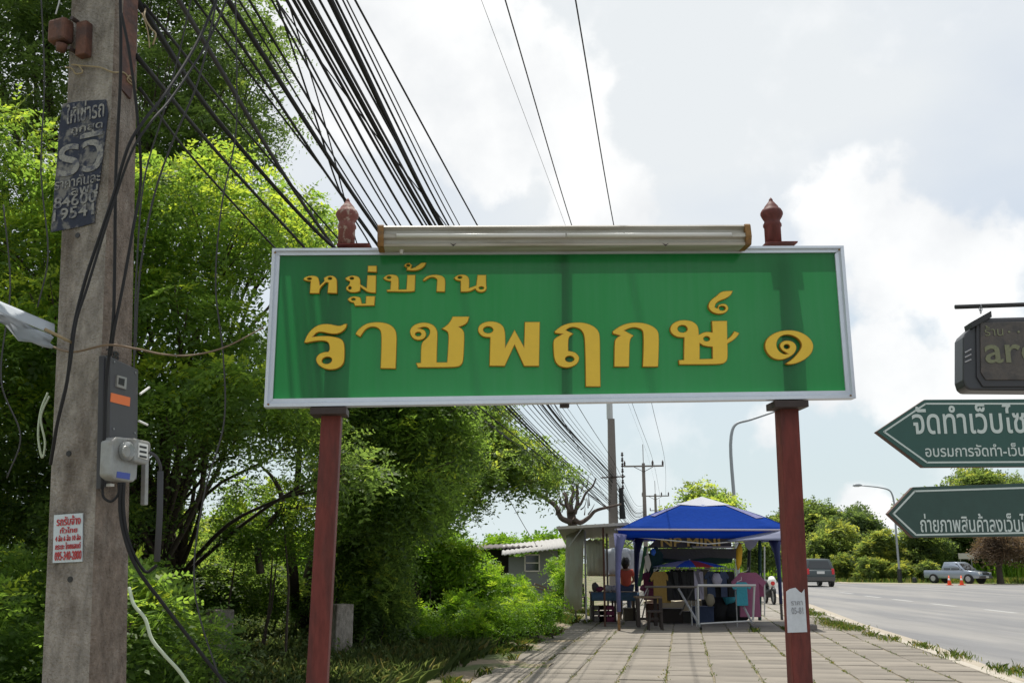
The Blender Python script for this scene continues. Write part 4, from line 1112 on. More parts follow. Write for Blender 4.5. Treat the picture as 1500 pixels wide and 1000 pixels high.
for (xt, xs, xu, pe, h, r) in wires:
    pts = []
    # extend up and behind
    p0 = at(xt, 0, cdepth(xt, 0, h)); p1 = at(xs, 335, cdepth(xs, 335, h * .97)); p2 = at(xu, 600, cdepth(xu, 600, h * .93)); p3 = at(pe[0], pe[1], 39.8)
    pb = p0 + (p0 - p1) * 1.6; pb.z = p0.z + .25
    # continue beyond the second pole to the third
    p4 = p3 + Vector(((.17 * 78 - 2.8) - p3.x, 38, 0)) * .5 + Vector((0, 0, -.5)); p5 = Vector((.17 * 78 - 2.8, 78, p3.z + .5))
    m_ = M['cable'] if wi % 5 else M['cablegrey']
    ordw = ['first', 'second', 'third', 'fourth', 'fifth', 'sixth', 'seventh', 'eighth', 'ninth', 'tenth', 'eleventh', 'twelfth', 'thirteenth', 'fourteenth', 'fifteenth', 'sixteenth', 'seventeenth', 'eighteenth']
    rk_ = sorted(w_[0] for w_ in wires).index(xt)
    cable('overhead_cable', [pb, p0, p1, p2, p3, p4, p5], r * 1.02, m_, blabs.get(wi, 'thin black cable, %s from the left in the sky bundle at the top edge' % ordw[rk_]), 'cable', cgroup, seg=9)
    wi += 1
# cables rising from the near pole side, crossing in front of the tree
tl = [
    ((200, 0), (330, 190), (470, 345), (560, 420), 3.0, .017, 'black cable leaving the pole top towards the left finial'),
    ((212, 8), (380, 215), (478, 330), (570, 430), 3.0, .008, 'thin cable just above the cable leaving the pole top'),
    ((200, 82), (320, 225), (430, 345), (530, 450), 2.7, .012, 'upper one of two cables starting at the rope on the pole'),
    ((205, 130), (290, 240), (395, 355), (470, 430), 2.6, .008, 'lowest thin cable crossing the sunlit tree'),
    ((285, 0), (390, 140), (520, 310), (600, 420), 3.2, .008, 'thin cable passing the yellow green leaves under the bundle')]
for a, b, c, d, h, r, lab in tl:
    P = [at(a[0], a[1], 3.75 if a[0] < 215 else cdepth(a[0], 0, h)), at(b[0], b[1], cdepth(b[0], b[1], h)), at(c[0], c[1], cdepth(c[0], c[1], h * .97)), at(d[0], d[1], cdepth(d[0], d[1], h * .95)), at(893, 748, 39.8)]
    cable('overhead_cable', P, r, M['cable'], lab, 'cable', 'cables leaving the near pole', seg=9)
# crossing cables that dip to the finial
for (q, r, lab) in ((((398, -20), (455, 150), (500, 285), (545, 365), (560, 420)), .008, 'steep cable crossing the bundle above the left finial'), (((415, -20), (470, 160), (515, 330), (530, 380), (540, 420)), .006, 'steeper of the cables crossing the bundle above the finial'), (((412, 10), (470, 90), (560, 210), (650, 325), (700, 400)), .006, 'thin cable branching off the top of the bundle')):
    cable('crossing_cable', [at(x, y, 6.6 + i * .9) for i, (x, y) in enumerate(q)] + [at(893, 740, 39.8)], r, M['cable'], lab, seg=8)
# hanging drop lines in front of the tree
for i, (q, D, r, lab) in enumerate((
        (((282, -10), (262, 80), (238, 170), (212, 260), (200, 400), (196, 560)), 4.2, .004, 'left of the thin drop wires right of the pole'),
        (((320, -10), (290, 120), (250, 215), (225, 290), (205, 400), (198, 520)), 4.3, .005, 'middle drop wire curving down right of the pole'),
        (((345, -10), (347, 120), (345, 200), (325, 300), (316, 420), (327, 520), (328, 620), (300, 720), (285, 860), (330, 1020)), 4.8, .0045, 'long drop wire hanging in front of the tree to the ground'),
        (((60, -10), (65, 120), (60, 250), (70, 380), (55, 450)), 5.0, .004, 'drop wire at the far left behind the pole'),
        (((5, 300), (15, 420), (2, 560), (30, 640), (10, 700)), 5.0, .004, 'sagging wire at the left picture edge'))):
    cable('drop_wire', [at(x, y, D + .05 * k) for k, (x, y) in enumerate(q)], r, M['cablegrey'], lab, seg=8)
# high voltage lines
for (xt, xs, xe, ye, r, lab, h) in ((740, 839, 957, 676, .011, 'left of the two high power lines over the sign', 7.7), (843, 900, 974, 676, .012, 'right of the two high power lines over the sign', 7.7), (705, 830, 948, 665, .004, 'faint high wire left of the power lines', 8.2)):
    p0 = at(xt, 0, cdepth(xt, 0, h)); p1 = at(xs, 335, cdepth(xs, 335, h * .985)); p3 = at(xe, ye, 78)
    pm = p1.lerp(p3, .45) + Vector((0, 0, -.15)); pb = p0 + (p0 - p1) * 1.2
    p4 = Vector((.17 * 115 - 2.9 + (xe - 943) * .04, 115, p3.z - .2))
    cable('power_line', [pb, p0, p1, pm, p3, p4], r, M['cablegrey'], lab, 'power line', seg=9)


def util_pole(px, D, ztop, label, cross=True, w=.12, xt=None):
    c = at(px, 700, D); t = thing('utility_pole', label, 'utility pole', (c.x, c.y, 0))
    mb = MB(); mb.hexa([Vector((c.x + i * w * 1.25, c.y + j * w * 1.25, -.2)) for (i, j) in ((-1, -1), (1, -1), (1, 1), (-1, 1))] + [Vector((c.x + i * w * .8, c.y + j * w * .8, ztop)) for (i, j) in ((-1, -1), (1, -1), (1, 1), (-1, 1))])
    mb.build('shaft', M['farpole'], t, bevel=.02)
    if cross:
        mb = MB(); mb.box((c.x, c.y - w, ztop - .25), (3.15, .10, .12), (ER, EF, Vector((0, 0, 1)))); mb.build('crossarm', M['farpole'], t)
        for q in (-1.5, .7, 1.5):
            mb = MB(); mb.lathe(Vector((c.x, c.y - w, ztop - .19)) + ER * q, [(.05, 0), (.09, .08), (.06, .12), (.09, .18), (.07, .26), (.02, .4)], 8); mb.build('insulator', M['darkmetal'], t, smooth=True)
        mb = MB(); mb.tube([(c.x, c.y, ztop), (c.x, c.y, ztop + 1.5)], .03, 5); mb.build('rod', M['farpole'], t)
        for sgn in (-1, 1):
            mb = MB(); mb.tube([Vector((c.x, c.y - w, ztop - .7)), Vector((c.x, c.y - w, ztop - .28)) + ER * sgn * .8], .025, 5); mb.build('brace', M['darkmetal'], t)
    return t, c


t2, c2_ = util_pole(897, 40, 7.3, 'tall concrete pole with cable bundle rising behind the market stall', False, .17)
mb = MB(); mb.tube([(c2_.x - .05, c2_.y, 7.3), (c2_.x - .05, c2_.y, 10.5)], [.13, .11], 8); mb.build('upper_section', M['steel'], t2)
for k in range(7):
    z = at(905, 668 + k * 8, 40).z; mb = MB(); mb.lathe((c2_.x + .42, c2_.y, z), [(.03, 0), (.07, .04), (.03, .1), (.06, .13), (.02, .17)], 6); mb.build('insulator', M['darkmetal'], t2)
mb = MB(); mb.tube([(c2_.x + .42, c2_.y, at(905, 740, 40).z), (c2_.x + .42, c2_.y, at(905, 664, 40).z)], .018, 5); mb.build('rack', M['darkmetal'], t2)
mb = MB(); mb.tube([(c2_.x - .5, c2_.y - .2, at(900, 700, 40).z), (c2_.x + .5, c2_.y - .2, at(900, 698, 40).z)], .03, 5); mb.build('bracket', M['darkmetal'], t2)
mb = MB(); mb.tube([(c2_.x + .35, c2_.y - .25, at(900, 760, 40).z), (c2_.x + .3, c2_.y - .25, at(900, 715, 40).z)], [.13, .08], 7); mb.build('cable_coil', M['cable'], t2)
util_pole(943, 78, at(943, 678, 78).z, 'middle distance pole with a crossarm and three insulators', True, .14)
util_pole(959, 115, at(959, 723, 115).z, 'smaller far pole with crossarm behind the first crossarm pole', True, .15)
util_pole(965, 155, at(965, 745, 155).z, 'farthest tiny pole in the pole line above the blue canopy', True, .16)
# far cable hanging into the shack
cable('shack_cable', [at(690, 600, 22), at(730, 700, 30), at(765, 765, 36), at(785, 797, 45)], .012, M['cablegrey'], 'thin cable running down to the roof of the grey shack')

# street lamps
def lamppost(px, D, ytop, arm, label, side, hl):
    c = at(px, 820, D); zt_ = at(px, ytop, D).z; t = thing('street_lamp', label, 'street lamp', (c.x, c.y, -.1))
    mb = MB(); P = catmull([Vector((c.x, c.y, -.15)), Vector((c.x, c.y, zt_ * .5)), Vector((c.x, c.y, zt_ - .7)), Vector((c.x + side * .25, c.y, zt_ - .12)), Vector((c.x + side * 1.0, c.y, zt_ + .12)), Vector((c.x + side * arm, c.y, zt_ + hl))], 6)
    n = len(P); mb.tube(P, [.10 - .055 * i / (n - 1) for i in range(n)], 8); mb.build('post', M['lamppost'], t, smooth=True)
    e = P[-1]; mb = MB(); mb.tube([e - Vector((side * .05, 0, 0)), e + Vector((side * .15, 0, .04)), e + Vector((side * .55, 0, .03)), e + Vector((side * .75, 0, -.02))], [.05, .11, .12, .04], 8); mb.build('lamp_head', M['lamppost'], t, smooth=True)
    mb = MB(); mb.box(e + Vector((side * .42, 0, -.09)), (.4, .16, .04)); mb.build('lens', M['white'], t)
    return t


lamppost(1080, 48, 618, 2.9, 'tall curved street lamp rising behind the blue canopy', 1, .75)
lamppost(1316, 84, 716, 2.6, 'smaller street lamp across the road with head pointing left', -1, .3)
mb = MB(); c = at(1316, 820, 84); mb.tube([(c.x, c.y, -.12), (c.x, c.y, 1.0)], .19, 8)
tagit(mb.build('post_sleeve', M['black'], None, org=(c.x, c.y, 0)), 'black painted sleeve round the foot of the far street lamp', 'post sleeve')

# ================================================================== BLUE TENT AND STALL
FLx, FLy = gnd(907, 923).x, gnd(907, 923).y
FL = Vector((gnd(907, 923).x, gnd(907, 923).y, 0)); FR = gnd(1176, 921); 
BR = gnd(1140, 907); BL = gnd(936, 905)
BR = Vector((FR.x + (.17 * 4.0) - .1, FR.y + 4.0, 0)); BL = Vector((FL.x + .17 * 4.0 + .25, FL.y + 4.0, 0))
Ze = at(907, 788, FL.y).z
tent = thing('canopy_tent', 'blue pop up canopy tent with pale cap over the clothes stall', 'tent', (FL + BR) / 2)
cen = (FL + FR + BL + BR) / 4; pk = Vector((at(1028, 732, cen.y).x, cen.y, at(1028, 728, cen.y).z))
corners = [FL, FR, BR, BL]
for i, c in enumerate(corners):
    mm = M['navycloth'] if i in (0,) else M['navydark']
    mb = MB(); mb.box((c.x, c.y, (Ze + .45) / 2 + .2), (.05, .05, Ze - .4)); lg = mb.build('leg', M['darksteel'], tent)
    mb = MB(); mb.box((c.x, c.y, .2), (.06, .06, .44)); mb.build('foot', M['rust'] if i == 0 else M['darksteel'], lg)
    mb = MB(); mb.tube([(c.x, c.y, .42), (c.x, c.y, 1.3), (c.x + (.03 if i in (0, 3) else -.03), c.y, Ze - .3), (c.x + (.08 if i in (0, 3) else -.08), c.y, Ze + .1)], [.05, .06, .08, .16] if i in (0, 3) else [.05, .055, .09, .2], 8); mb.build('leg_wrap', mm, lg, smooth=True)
Zc = at(907, 776, FL.y).z
cr = [Vector((c.x, c.y, Zc)) for c in corners]
capf = .27
mb = MB(); mid = [pk.lerp(c, .27) for c in cr]
for m_ in mid: m_.z = pk.z - .22
for i in range(4):
    a, b = cr[i], cr[(i + 1) % 4]; c, d = mid[(i + 1) % 4], mid[i]; n_seg = 8; rows = []
    for j in range(7):
        f_ = j / 6
        row = []
        for k in range(n_seg + 1):
            g_ = k / n_seg; p = a.lerp(b, g_).lerp(d.lerp(c, g_), f_); p.z += -.10 * math.sin(math.pi * g_) * math.sin(math.pi * f_) + .05 * math.sin(math.pi * f_) + .012 * math.sin(g_ * 23 + i) * (1 - f_)
            row.append(p)
        rows.append(row)
    mb.sheet(rows)
mb.build('canopy', M['canopy'], tent, smooth=True, solid=.004)
mb = MB(); up_ = [pk.lerp(c, .31) for c in cr]
for m_ in up_: m_.z = pk.z - .24
for i in range(4):
    mb.add([pk + Vector((0, 0, .02)), up_[i] + Vector((0, 0, .02)), up_[(i + 1) % 4] + Vector((0, 0, .02)), (up_[i] + up_[(i + 1) % 4]) / 2 + Vector((0, 0, -.02))], [(0, 1, 3), (0, 3, 2)])
mb.build('cap', M['capcloth'], tent, solid=.005)
mb = MB()
for i in range(4):
    a, b = cr[i], cr[(i + 1) % 4]; rows = []
    for j in range(3):
        rows.append([a.lerp(b, k / 12) + Vector((0, 0, -.10 * j + .01 * math.sin(k * 1.7 + i))) + (a.lerp(b, .5) - cen).normalized() * .02 for k in range(13)])
    mb.sheet(rows)
mb.build('valance', M['valance'], tent, smooth=True, solid=.003)
for i in (0, 1, 2, 3):
    a, b = cr[i], cr[(i + 1) % 4]; o_ = (a.lerp(b, .5) - cen); o_.z = 0; o_ = o_.normalized() * .03
    mb = MB(); mb.tube([a + o_ + Vector((0, 0, .015)), b + o_ + Vector((0, 0, .015))], .028, 6); mb.build('edge_trim', M['lav'], tent)
    mb = MB(); mb.tube([a + Vector((0, 0, -.12)), a.lerp(b, .5) + Vector((0, 0, -.32)), b + Vector((0, 0, -.12))], .014, 5); mb.build('truss_bar', M['steel'], tent)
for (fa, fb, ta, tb_) in ((.03, .07, .45, .98), (.91, .975, .40, .95)):  # dark strips laid over the canopy to imitate the shading along its ridges
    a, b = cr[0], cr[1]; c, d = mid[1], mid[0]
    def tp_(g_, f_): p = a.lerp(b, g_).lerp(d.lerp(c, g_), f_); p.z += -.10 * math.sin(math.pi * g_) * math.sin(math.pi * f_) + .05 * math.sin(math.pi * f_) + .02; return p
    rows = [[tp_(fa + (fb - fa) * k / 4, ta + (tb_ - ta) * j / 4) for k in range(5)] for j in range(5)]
    mb = MB(); mb.sheet(rows); mb.build('ridge_shade', M['navycloth'], tent, smooth=True)
# grey cloth wing at right
w0 = Vector((FR.x - 1.75, FR.y - .1, Zc - .16)); 
mb = MB(); rows = []
for j in range(4):
    rows.append([Vector((w0.x + k * .22 + .02 * j, w0.y - .08 * j, Zc - .22 + .27 * (k / 8) ** .7 - .085 * j * (k / 8 + .2))) for k in range(9)])
mb.sheet(rows); tagit(mb.build('awning_cloth', M['capgrey'], None, org=w0, smooth=True, solid=.004), 'grey blue cloth wing hanging at the right front of the blue canopy', 'awning')

# stall letters board
ty = 26.0
bp = thing('stall_banner', 'dark stall banner with amber letters under the blue canopy', 'banner', at(1015, 793, ty))
SBP = Plane(at(1015, 793, ty), (1, 0, 0), (0, 0, 1))
mb = MB(); mb.prism([SBP.w(*SBP.uv(x, y)) for x, y in ((948, 802), (1072, 802), (1070, 786), (965, 786))], Vector((0, .05, 0))); mb.build('board', M['greycloth'], bp)
text("NP MINI", SBP, (968, 800, 1055, 787), M['amber'], parent=bp, off=.01, depth=.01, bold=.02)
mb = MB(); mb.box(SBP.w(*SBP.uv(1045, 801), .03), (1.1, .04, .05)); mb.build('strip', M['trailer'], bp)
# grey cloth awning beneath banner
def hang(name, poly, D, m, label, cat, th=.04, wave=.03, group=None):
    pl = Plane(at(poly[0][0], poly[0][1], D), (1, 0, 0), (0, 0, 1)); P = [pl.w(*pl.uv(*p)) for p in poly]
    mb = MB(); mb.prism(P, Vector((0, th, 0))); o = mb.build(name, m, None, org=P[0], bevel=min(.015, th * .3)); return tagit(o, label, cat, group)


hang('sun_shade', [(958, 803), (1085, 803), (1080, 818), (1040, 816), (1000, 820), (962, 816)], 26.3, M['greycloth'], 'grey shade cloth below the lettered banner', 'cloth')
hang('shade_net', [(945, 812), (962, 806), (1075, 812), (1072, 824), (1050, 826), (975, 824), (960, 830), (948, 850)], 26.6, M['darkgreen'], 'dark green shade net behind the clothes rails', 'cloth')
bn = thing('printed_parasol', 'low parasol with white blue and red print above the clothes', 'parasol', at(1010, 826, 25.6))
cpx = at(1010, 820, 25.6); 
segs = [(0, 'capcloth'), (1, 'brblue'), (2, 'brred'), (3, 'lav'), (4, 'capcloth'), (5, 'brblue'), (6, 'capcloth'), (7, 'lav')]
Rp = .95; zp = at(1010, 830, 25.6).z
for k in range(12):
    a0, a1 = 2 * math.pi * k / 12, 2 * math.pi * (k + 1) / 12; mm = ['capcloth', 'brblue', 'lav', 'capcloth', 'brred', 'brblue', 'capcloth', 'capcloth', 'brblue', 'brred', 'brblue', 'lav'][k]
    rows = []
    for j in range(4):
        f_ = j / 3; rows.append([Vector((cpx.x + Rp * f_ * math.cos(a0 + (a1 - a0) * q / 2), cpx.y + Rp * .9 * f_ * math.sin(a0 + (a1 - a0) * q / 2), cpx.z - (cpx.z - zp) * f_ ** 1.5)) for q in range(3)])
    mb = MB(); mb.sheet(rows); mb.build('panel', M[mm], bn, solid=.004)
mb = MB(); mb.tube([(cpx.x, cpx.y, 0), (cpx.x, cpx.y, cpx.z + .03)], .02, 6); mb.build('pole', M['steel'], bn)

# clothes rail and garments
rk = thing('clothes_rack', 'thin steel clothes rack under the tent', 'clothes rack', gnd(1010, 915))
yk = 25.2; xa, xb = at(958, 832, yk).x, at(1076, 832, yk).x; zr = at(1010, 833, yk).z
mb = MB(); mb.tube([(xa, yk, zr), (xb, yk, zr)], .015, 6); mb.build('rail', M['steel'], rk)
for x in (xa, (xa + xb) / 2, xb):
    mb = MB(); mb.tube([(x, yk, 0), (x, yk, zr)], .015, 6); mb.build('leg', M['steel'], rk)


def garment(cx, w, ztop, h, y, m, kind, label, group):
    t = thing('hanging_' + kind, label, kind if kind != 'shirt' else 'shirt', (cx, y, ztop), group)
    mb = MB(); hw = w / 2
    if kind == 'shirt':
        poly = [(-hw, -h * .22), (-hw * .45, 0), (hw * .45, 0), (hw, -h * .22), (hw * .8, -h * .33), (hw * .55, -h * .25), (hw * .58, -h), (-hw * .58, -h), (-hw * .55, -h * .25), (-hw * .8, -h * .33)]
    else:
        poly = [(-hw, 0), (hw, 0), (hw * .95, -h), (hw * .1, -h), (0, -h * .35), (-hw * .1, -h), (-hw * .95, -h)]
    dy = random.uniform(-.05, .05); rz = random.uniform(-.5, .5)
    mb.prism([Vector((cx + x * math.cos(rz), y + dy + x * math.sin(rz), ztop + z)) for x, z in poly], Vector((0, .05, 0)))
    mb.build('cloth', m, t, bevel=.01)
    mb = MB(); mb.tube([(cx - hw * .4, y + dy + .02, ztop), (cx, y + dy + .02, ztop + .05), (cx, y + dy, ztop + .12)], .006, 4); mb.build('hanger', M['white'], t)
    return t


gl = 'garments hanging on the clothes rack'
for k, x in enumerate((962, 969, 975)):
    garment(at(x, 840, yk).x, .42, zr - .06, .76, yk - .1 + .08 * k, M['mustard'], 'shirt', ['leftmost mustard shirt on the clothes rack', 'middle mustard shirt on the clothes rack', 'right mustard shirt next to the black trousers'][k], gl)
for k in range(6):
    garment(at(984 + k * 6.0, 840, yk).x, .30, zr - .06, .70, yk - .02 + .06 * (k % 2), M['blackcloth'], 'trousers', '%s black trousers from the left on the clothes rack' % ['first', 'second', 'third', 'fourth', 'fifth', 'sixth'][k], gl)
for k, (x, mm) in enumerate(((1023, 'lav'), (1028, 'khaki'), (1034, 'khaki'))):
    garment(at(x, 840, yk).x, .28, zr - .06, .68, yk + .02 * k, M[mm], 'trousers', ['pale lavender trousers hanging right of the black ones', 'left khaki trousers on the rack', 'right khaki trousers on the rack'][k], gl)
for k in range(6):
    garment(at(1041 + k * 6.0, 840, yk).x, .34, zr - .06, .62, yk - .03 + .05 * (k % 3), M['blackcloth'] if k % 3 else M['denim'], 'shirt', '%s dark shirt from the left at the right end of the rack' % ['first', 'second', 'third', 'fourth', 'fifth', 'last'][k], gl)
pk1 = gnd(1095, 905)
garment(at(1096, 840, 24.6).x, .85, at(1096, 838, 24.6).z, 1.05, 24.6, M['pinkcloth'], 'shirt', 'large pink shirt hanging at the right side of the tent', None)
garment(at(1114, 850, 24.9).x, .30, at(1112, 846, 24.9).z, .45, 24.9, M['magenta'], 'shirt', 'small bright magenta top right of the pink shirt', None)
garment(at(1086, 856, 24.3).x, .55, at(1086, 852, 24.3).z, .55, 24.3, M['teal'], 'shirt', 'teal top hanging beside the pink shirt', None)
garment(at(950, 836, 26.4).x, .5, at(950, 838, 26.4).z, .7, 26.4, M['magenta'], 'shirt', 'dark pink top hanging behind the green support', None)


# folded sheets / blobs
def lump(name, c, size, m, label, cat, seed=1, parent=None):
    mb = MB(); n1, n2 = 12, 8; rows = []
    for i in range(n2 + 1):
        th_ = math.pi * i / n2; row = []
        for j in range(n1 + 1):
            ph = 2 * math.pi * (j % n1) / n1
            d = Vector((math.sin(th_) * math.cos(ph), math.sin(th_) * math.sin(ph), math.cos(th_)))
            r_ = 1 + .28 * mnoise.noise(d * 1.7 + Vector((seed, 0, 0)))
            p = Vector((d.x * size[0] * r_, d.y * size[1] * r_, d.z * size[2] * r_)) + Vector(c); p.z = max(p.z, .01); row.append(p)
        rows.append(row)
    mb.sheet(rows); o = mb.build(name, m, parent, smooth=True, org=c)
    if parent is None: tagit(o, label, cat)
    return o


c = gnd(1062, 912); lump('clothes_heap', (c.x, c.y + .7, .42), (.50, .4, .55), M['blackcloth'], 'dark heap of clothes under the white table frame', 'clothes heap', 1)
c = gnd(1086, 912); lump('clothes_bag', (c.x, c.y + .6, .33), (.42, .35, .38), M['blackcloth'], 'black bulging bag at the right under the table frame', 'bag', 4)
c = gnd(1072, 912); lump('folded_cloth', (c.x, c.y + .25, .75), (.20, .15, .28), M['teal'], 'teal cloth draped over the dark clothes heap', 'cloth', 3)
hang('sheet_roll', [(945, 880), (960, 877), (990, 880), (1010, 878), (1036, 878), (1043, 883), (1037, 891), (1005, 894), (960, 894), (946, 890)], 27.5, mat('cream_sheet', (.62, .54, .38), .8), 'cream coloured long roll of sheets on the ground behind the rack', 'sheet', th=.3)

# white tubular table frame
tf = thing('folding_table', 'bare pale steel table frame with diagonal legs in front of the clothes', 'table', gnd(1060, 918))
def tb(pts, r, nm, m='steel', par=None):
    mb = MB(); mb.tube(pts, r, 6); return mb.build(nm, M[m], par or tf)
yA, yB = 24.0, 24.9
def q_(x, y, D=yA): return at(x, y, D)
zt1 = q_(1022, 859).z
tb([q_(945, 859, yB), q_(1022, 859, yA)], .03, 'side_rail', 'farpole'); tb([q_(1022, 857), q_(1107, 857)], .035, 'front_rail')
tb([q_(1022, 857), q_(1023, 914)], .028, 'leg'); tb([q_(1105, 857), q_(1103, 908)], .026, 'leg')
tb([q_(994, 862, yB), q_(1026, 918)], .03, 'diagonal_brace'); tb([q_(1076, 862, yB), q_(1102, 912)], .028, 'diagonal_brace')
tb([q_(1026, 913), q_(1098, 909)], .022, 'lower_rail'); tb([q_(1015, 862, yB), q_(996, 900, yB)], .018, 'diagonal_brace', 'darksteel')
tb([q_(950, 863, yB), q_(940, 908, yB)], .02, 'leg', 'farpole'); tb([q_(949, 860, yB), q_(932, 895, yB)], .016, 'diagonal_brace')
for (x, y) in ((1027, 918), (1100, 914)):
    mb = MB(); c = q_(x, y); c.z = .05; mb.wheel(c, (1, 0, 0), .05, .04, 10); mb.build('caster', M['black'], tf)
# wooden bench in front left
bnch = thing('wooden_bench', 'dark wooden bench standing left of the steel table frame', 'bench', gnd(950, 920))
mb = MB(); zb = .72; c0 = gnd(936, 920); c1 = gnd(969, 920); mb.box(((c0.x + c1.x) / 2, c0.y + .3, zb), (c1.x - c0.x + .1, .45, .05)); mb.build('seat', M['wood'], bnch, bevel=.01)
for (x, dy) in ((c0.x, 0), (c1.x, 0), (c0.x + .05, .55), (c1.x - .05, .55)):
    mb = MB(); mb.box((x, c0.y + .05 + dy, zb / 2), (.085, .085, zb - .05)); mb.build('leg', M['darkwood'], bnch, bevel=.008)
mb = MB(); mb.box(((c0.x + c1.x) / 2, c0.y + .06, .22), (c1.x - c0.x, .04, .06)); mb.build('stretcher', M['darkwood'], bnch)
st2 = thing('wooden_stool', 'small dark stool in front of the wooden bench', 'stool', gnd(962, 923))
mb = MB(); c = gnd(960, 922); mb.box((c.x, c.y, .42), (.34, .3, .04)); mb.build('seat', M['darkwood'], st2)
for i in (-1, 1):
    for j in (-1, 1):
        mb = MB(); mb.tube([(c.x + i * .13, c.y + j * .11, .41), (c.x + i * .16, c.y + j * .14, 0)], .02, 6); mb.build('leg', M['darkwood'], st2)
# yellow folded umbrella, green poles
yu = thing('yellow_umbrella', 'closed yellow umbrella hanging at the right side of the stall', 'umbrella', at(1083, 835, 24.7))
mb = MB(); mb.tube([at(1084, 795, 24.7), at(1083, 805, 24.7), at(1082, 825, 24.7), at(1081, 834, 24.7)], [.03, .08, .07, .02], 8); mb.build('cloth', M['yellow'], yu, smooth=True)
mb = MB(); mb.tube([at(1084, 790, 24.7), at(1081, 843, 24.7)], .012, 5); mb.build('rod', M['steel'], yu)
for i, (x0, y0, x1, y1, D, m_, lab) in enumerate(((946, 800, 936, 858, 25.4, 'green', 'slanting green cloth pole left of the mustard shirts'), (1098, 795, 1096, 850, 26.8, 'black', 'black post behind the yellow umbrella'), (1113, 790, 1113, 908, 26.6, 'darkgreen', 'dark green post between the pink shirt and motorbike'), (1120, 800, 1120, 905, 30, 'steel', 'thin grey post next to the motorbike'))):
    mb = MB(); mb.tube([at(x0, y0, D), at(x1, y1, D)], .045 if i < 3 else .02, 8); tagit(mb.build('support_post', M[m_], None, org=at(x1, y1, D)), lab, 'post')
hang('drape', [(952, 806), (962, 800), (972, 812), (968, 830), (960, 850), (950, 852), (955, 830)], 25.9, M['darkgreen'], 'dark teal drape left of the parasol', 'cloth')
hang('corner_cloth', [(1090, 790), (1112, 790), (1106, 800), (1098, 806), (1092, 800)], 26.5, M['capcloth'], 'white plastic gathered at the rear right tent corner', 'cloth')
# fabric bundles hanging to the left
hang('rag', [(944, 815), (950, 810), (954, 826), (950, 838), (946, 830)], 25.2, M['trailer'], 'pale rag hung on the slanting green pole', 'cloth')
lump('blue_bottle', at(957, 808, 25.2), (.06, .06, .09), M['brblue'], 'small light blue bag hung near the stall banner', 'bag', 2)

# ---- lean-to on the left
lt = thing('lean_to', 'grey lean to shelter with sheet roof left of the blue tent', 'shelter', gnd(880, 905))
rp = [at(815, 771, 25.0), at(921, 765, 25.0), at(918, 768, 28.5), at(826, 768, 29)]
rp[2].z = rp[1].z - .22; rp[3].z = rp[0].z - .25
mb = MB(); rows = []
for j in range(5):
    f_ = j / 4; rows.append([rp[0].lerp(rp[1], k / 24).lerp(rp[3].lerp(rp[2], k / 24), f_) + Vector((0, 0, .018 * math.sin(k * math.pi / 1.5))) for k in range(25)])
mb.sheet(rows); mb.build('roof_sheet', M['greyroof'], lt, smooth=True, solid=.01)
mb = MB(); mb.box((rp[0] + rp[1]) / 2 + Vector((0, -.02, -.03)), ((rp[1] - rp[0]).length, .04, .07), ((rp[1] - rp[0]).normalized(), Vector((0, 1, 0)), Vector((0, 0, 1)))); mb.build('fascia', M['trailer'], lt)
for (x, yb_, D, m_) in ((857, 893, 26.5, 'steel'), (842, 888, 28, 'farpole'), (889, 892, 27.5, 'farpole'), (884, 906, 25.2, 'rustbr')):
    mb = MB(); a_ = at(x, 800, D); mb.tube([(a_.x, D, 0), (a_.x, D, rp[0].z - .02)], .028, 6); mb.build('pole', M[m_], lt)
mb = MB(); mb.tube([at(853, 773, 25.0), at(833, 800, 25.2)], .012, 5); mb.build('stay', M['steel'], lt)
# plastic curtain
def sheet_between(x0, x1, y0, y1, D0, D1, amp, n=20, m=6, slope=0):
    rows = []
    for j in range(m):
        f_ = j / (m - 1); rows.append([at(x0 + (x1 - x0) * k / n - slope * f_, y0 + (y1 - y0) * f_ + 1.2 * math.sin(k), D0 + (D1 - D0) * k / n + amp * mnoise.noise(Vector((k * .6, j * .5, D0)))) for k in range(n + 1)])
    return rows
mb = MB(); mb.sheet(sheet_between(830, 856, 775, 893, 27.3, 25.6, .05, slope=4)); mb.build('plastic_curtain', M['plastic'], lt, smooth=True, solid=.004)
mb = MB(); mb.sheet(sheet_between(858, 884, 790, 842, 28.6, 28.2, .05, slope=-2)); tagit(mb.build('hanging_sheet', M['plastic'], None, org=at(870, 800, 28), smooth=True, solid=.004), 'crumpled grey sheet hanging inside the lean to', 'sheet')
mb = MB(); mb.sheet(sheet_between(885, 942, 803, 841, 29.0, 29.0, .1)); tagit(mb.build('white_backdrop', M['tarp'], None, org=at(910, 820, 29), smooth=True, solid=.004), 'pale translucent tarp stretched behind the seated person', 'tarp')
mb = MB(); mb.box(at(902, 842, 29), (1.6, .04, .05)); tagit(mb.build('backdrop_rail', M['rope'], None, org=at(902, 842, 29)), 'horizontal wooden rail under the pale tarp', 'rail')
